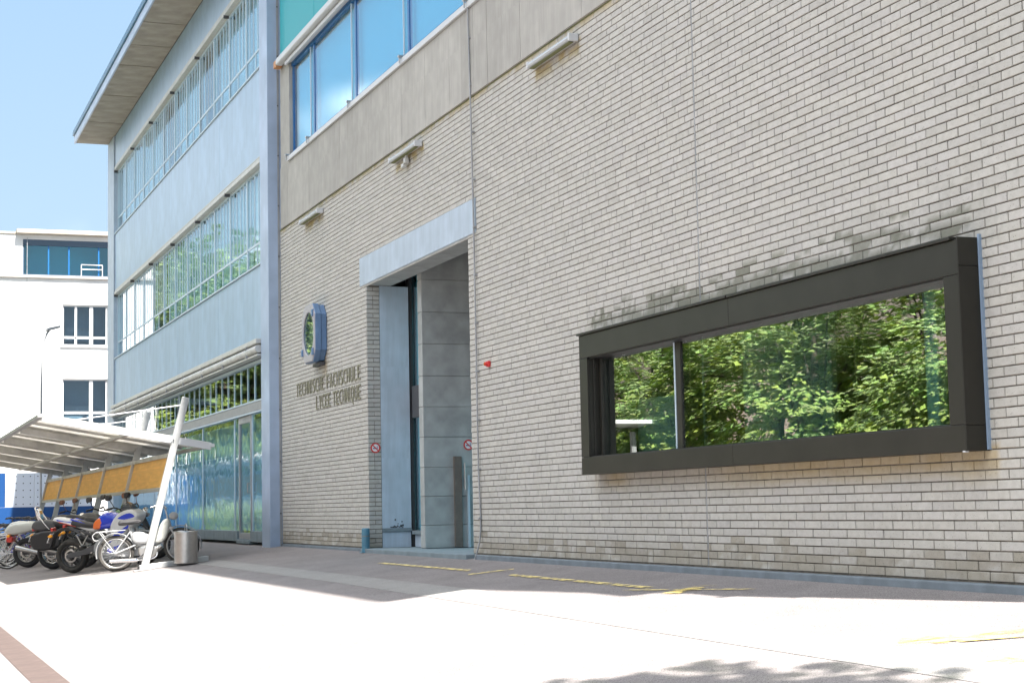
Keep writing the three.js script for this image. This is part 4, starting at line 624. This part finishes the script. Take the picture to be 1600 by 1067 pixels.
place(motorcycle({ tankM: M.blueGloss, tailM: M.whiteGloss, stripes: true, fairing: true, wide: 1.5, dusty: true, mirrorM: M.black }), 'motorcycle', 'blue and white sports motorcycle with red tail flash behind the moped', 'motorcycle', [-32.25, 3.70], [-31.45, 2.52], .07, 'motorcycles under the shelter');
place(motorcycle({ tankM: M.darkGrey, tailM: M.darkGrey, longTail: true, back: true, bags: true, rim: M.chrome }), 'motorcycle', 'dark touring motorcycle with chrome backrest and side cases', 'motorcycle', [-35.2, 3.78], [-34.5, 2.5], .07, 'motorcycles under the shelter');
place(motorcycle({ tankM: M.black, tailM: M.greyGloss, longTail: true, tailLow: true, rim: M.steel, lampCluster: true, mirrorM: mat([.16, .07, .04], .5) }), 'motorcycle', 'black motorcycle with pale grey tail cowl and steel rims', 'motorcycle', [-37.95, 4.02], [-37.3, 2.75], .06, 'motorcycles under the shelter');
place(motorcycle({ tankM: M.greenGloss, tailM: M.black, mirrorM: mat([.2, .08, .04], .5), forkM: M.darkGrey }), 'motorcycle', 'motorcycle with dark green tank parked between the black and blue ones', 'motorcycle', [-33.9, 3.3], [-33.3, 2.02], .05, 'motorcycles under the shelter');
{
  const fm = [phys([.04, .04, .35], .3, { clearcoat: .6 }), phys([.55, .55, .56], .3, { clearcoat: .5 }), phys([.02, .02, .025], .3, { clearcoat: .5 }), phys([.35, .02, .05], .3, { clearcoat: .5 }), phys([.03, .12, .2], .3, { clearcoat: .5 }), phys([.02, .16, .06], .3, { clearcoat: .5 })];
  const names = ['blue', 'silver', 'black', 'red', 'petrol', 'green'];
  const spots = [[-38.5, 4.40, 1, { rack: true, light: true, tyre: M.tyreDust }, 'silver bicycle with rear rack next to the black motorcycle'], [-39.3, 4.25, 0, { rack: true, basket: true }, 'blue bicycle with wire basket next to the silver one'], [-40.2, 4.35, 2, {}, 'black bicycle without rack, third from the motorcycles'],
    [-41.0, 4.2, 3, { rack: true, light: true }, 'red bicycle with rear rack and lamp'], [-41.9, 4.35, 4, { step: true, rack: true }, 'petrol step-through bicycle beside the red one'], [-42.8, 4.1, 1, { basket: true, step: true }, 'silver step-through bicycle with basket'], [-43.8, 4.3, 0, { guards: false }, 'blue bicycle without mudguards'], [-44.8, 4.15, 5, { rack: true }, 'green bicycle with rear rack'], [-45.9, 4.3, 2, { rack: true, basket: true }, 'black bicycle with basket and rack'], [-47.1, 4.2, 4, {}, 'petrol bicycle near the far shelter posts'], [-48.4, 4.3, 1, { rack: true }, 'silver bicycle near the far shelter posts'], [-49.8, 4.2, 3, {}, 'red bicycle at the far end of the row'],
    [-36.3, 3.0, 2, { rack: true, step: true }, 'black step-through bicycle between the touring and black motorcycles']];
  spots.forEach(([x, z, k, opt, label], i) => place(bicycle(fm[k], opt), 'bicycle', label, 'bicycle', [x, z], [x + .12 + .18 * h2(i, 4, 8), z - 1.03], (h2(i, 7, 9) - .5) * .16, 'bicycles parked under the shelter'));
}

// ================================================================ TREES AND THE FAR SIDE OF THE YARD
function leafCrown(seed, rx, y0, y1, twigs, per, size) {
  const r = rng(seed), P = [], K = [], cy = (y0 + y1) / 2, ry = (y1 - y0) / 2; const lobes = []; for (let i = 0; i < 16; i++) { const a = r() * 6.283, e = (r() * 2 - 1) * .85, q = .45 + .35 * r(); lobes.push([Math.cos(a) * rx * q * Math.sqrt(1 - e * e * .6), cy + e * ry * .8, Math.sin(a) * rx * q * Math.sqrt(1 - e * e * .6), rx * (.26 + .2 * r())]); }
  for (let t = 0; t < twigs; t++) {
    const L = lobes[Math.floor(r() * lobes.length)]; let d = V(r() * 2 - 1, (r() * 2 - 1) * .8, r() * 2 - 1).normalize().multiplyScalar(L[3] * (.55 + .5 * Math.sqrt(r()))); const c = V(L[0], L[1], L[2]).add(d); if (c.y < y0 || c.y > y1) continue;
    const out = V(c.x, (c.y - cy) * .4, c.z).normalize(), tint = .75 + .5 * r(), yel = r(); const side = V(-out.z, 0, out.x);
    for (let i = 0; i < per; i++) {
      const s = size * (.6 + .8 * r()), u = (r() - .2) * .55, w = (r() - .5) * .6, p = c.clone().addScaledVector(out, u).addScaledVector(side, w); p.y += (r() - .5) * .16 - .12 * Math.abs(w);
      const f = V(r() - .5, -.15 - .3 * r(), r() - .5).addScaledVector(out, .9).normalize(), n = V((r() - .5) * .9, 1, (r() - .5) * .9).normalize(), sd = f.clone().cross(n).normalize();
      const a = p, b = p.clone().addScaledVector(f, s * .5).addScaledVector(sd, s * .42), e = p.clone().addScaledVector(f, s * 1.15), g = p.clone().addScaledVector(f, s * .5).addScaledVector(sd, -s * .42); b.y -= s * .1; g.y -= s * .1;
      P.push(...a, ...b, ...e, ...a, ...e, ...g); const q = tint * (.8 + .4 * r()), col = [(.12 + .11 * yel) * q, (.23 + .06 * yel) * q, .025 * q]; for (let k = 0; k < 6; k++) K.push(...col);
    }
  }
  const g = new THREE.BufferGeometry(); g.setAttribute('position', new THREE.Float32BufferAttribute(P, 3)); g.setAttribute('color', new THREE.Float32BufferAttribute(K, 3)); g.setAttribute('uv', new THREE.Float32BufferAttribute(new Float32Array(P.length / 3 * 2), 2)); g.computeVertexNormals(); return { g, lobes };
}
const leafM = phys([1, 1, 1], .7, { vertexColors: true, transmission: .38, thickness: 0 });
function treeKind(seed, rx, y0, y1, tw, per, size) {
  const { g, lobes } = leafCrown(seed, rx, y0, y1, tw, per, size), r = rng(seed + 1), tr = []; const h = (y0 + y1) / 2;
  tr.push(tube(V(0, -.1, 0), V(.06, y0 + .6, .03), .19, .14, 10), tube(V(.06, y0 + .55, .03), V(-.04, h + 1, .0), .14, .06, 8)); for (const l of lobes) { const b = y0 + .3 + r() * (h - y0); tr.push(tube(V(.03, Math.min(b, l[1] - .2), .02), V(l[0] * .85, l[1], l[2] * .85), .055, .018, 6)); }
  return { crown: g, trunk: metric(join(tr)) };
}
const kinds = [treeKind(401, 3.0, 1.2, 8.2, 900, 18, .135), treeKind(402, 2.7, 1.0, 7.0, 850, 18, .13), treeKind(403, 3.4, 1.6, 10.5, 1300, 16, .16)];
function tree(k, x, z, s, rot, label, group) { const t = thing('tree', label, 'tree', [x, gy(z), z], group); t.rotation.y = rot; t.scale.setScalar(s); const a = mesh('trunk', kinds[k].trunk, M.bark), b = mesh('crown', kinds[k].crown, leafM); t.add(a, b); return t; }
const rowLabel = 'leafy street tree across the yard, mirrored in the windows';
[[0, -22.5, 13.4, .95, .3], [1, -26.2, 12.6, 1.0, 1.2], [2, -29.8, 14.0, .9, 2.4], [1, -32.6, 12.4, 1.05, 4.0], [0, -36.4, 13.6, 1.0, 5.1], [1, -40.2, 12.7, .95, .7], [2, -44.2, 14.2, 1.0, 1.9], [0, -48.5, 13.0, 1.0, 3.3], [2, -53.6, 14.3, 1.05, 4.4], [0, -59, 13.2, 1.1, 5.6], [2, -65, 14.6, 1.15, 1.0], [2, -72, 12.6, 1.3, 2.2], [2, -80, 13.4, 1.35, .2], [0, -88, 12.2, 1.45, 3.9], [2, -98, 13.5, 1.5, 3.0], [2, -84, 9.0, 1.5, 2.7], [2, -91, 9.6, 1.6, 4.7], [0, -79, 8.6, 1.5, 1.4], [2, -104, 11.5, 1.7, .4], [2, -112, 14, 1.7, 5.4], [0, -108, 9.2, 1.9, 2.0]].forEach(a => tree(...a, rowLabel, 'street trees across the yard'));
tree(2, 1.2, 3.85, 1.2, 2.3, 'leafy tree off to the right shading the foreground paving');
{ // low shrubs by the white building, mirrored in the shopfront
  const sg = leafCrown(410, 1.1, .1, 1.5, 260, 13, .15).g;
  [[-63, 5.2, 1.0, 'round shrub beside the panel screen, nearest the yard'], [-64.5, 7.0, 1.15, 'round shrub in the middle of the row by the white building'], [-66.5, 9.2, 1.3, 'largest round shrub by the white building, farthest from the wall']].forEach(([x, z, s, label], i) => { const t = thing('shrub', label, 'shrub', [x, gy(z), z], 'shrubs by the white building'); t.scale.setScalar(s); t.rotation.y = i * 1.7; t.add(mesh('foliage', sg, leafM)); lpart(t, 'stem', [tube(V(0, 0, 0), V(.1, .7, 0), .03, .015), tube(V(0, 0, 0), V(-.2, .7, .1), .03, .015), tube(V(0, 0, 0), V(.05, .7, -.25), .03, .015)], M.bark); });
}
{ // building on the far side of the street
  const f = thing('rose_building', 'long rose plastered building behind the street trees, mirrored in the windows', 'building', [-55, -1, 26]);
  const hs = []; for (let i = 0; i < 18; i++) for (let j = 0; j < 3; j++) hs.push([-98 + i * 5, -96.4 + i * 5, 1.2 + j * 3.3, 3.0 + j * 3.3]);
  part(f, 'wall', rects(-102, -10, -1.2, 11, hs).map(([a, b, c, d]) => box(a, b, c, d, 24, 24.4)), mat([.66, .48, .42], .9, { map: rep(T.patch, .2) })); for (const [a, b, c, d] of hs) { part(f, 'window', box(a, b, c, d, 24.2, 24.25), M.dark); } part(f, 'roof', box(-103, -9, 11, 11.4, 23.4, 34), M.greyMetal);
}

renderer.render(scene, camera);
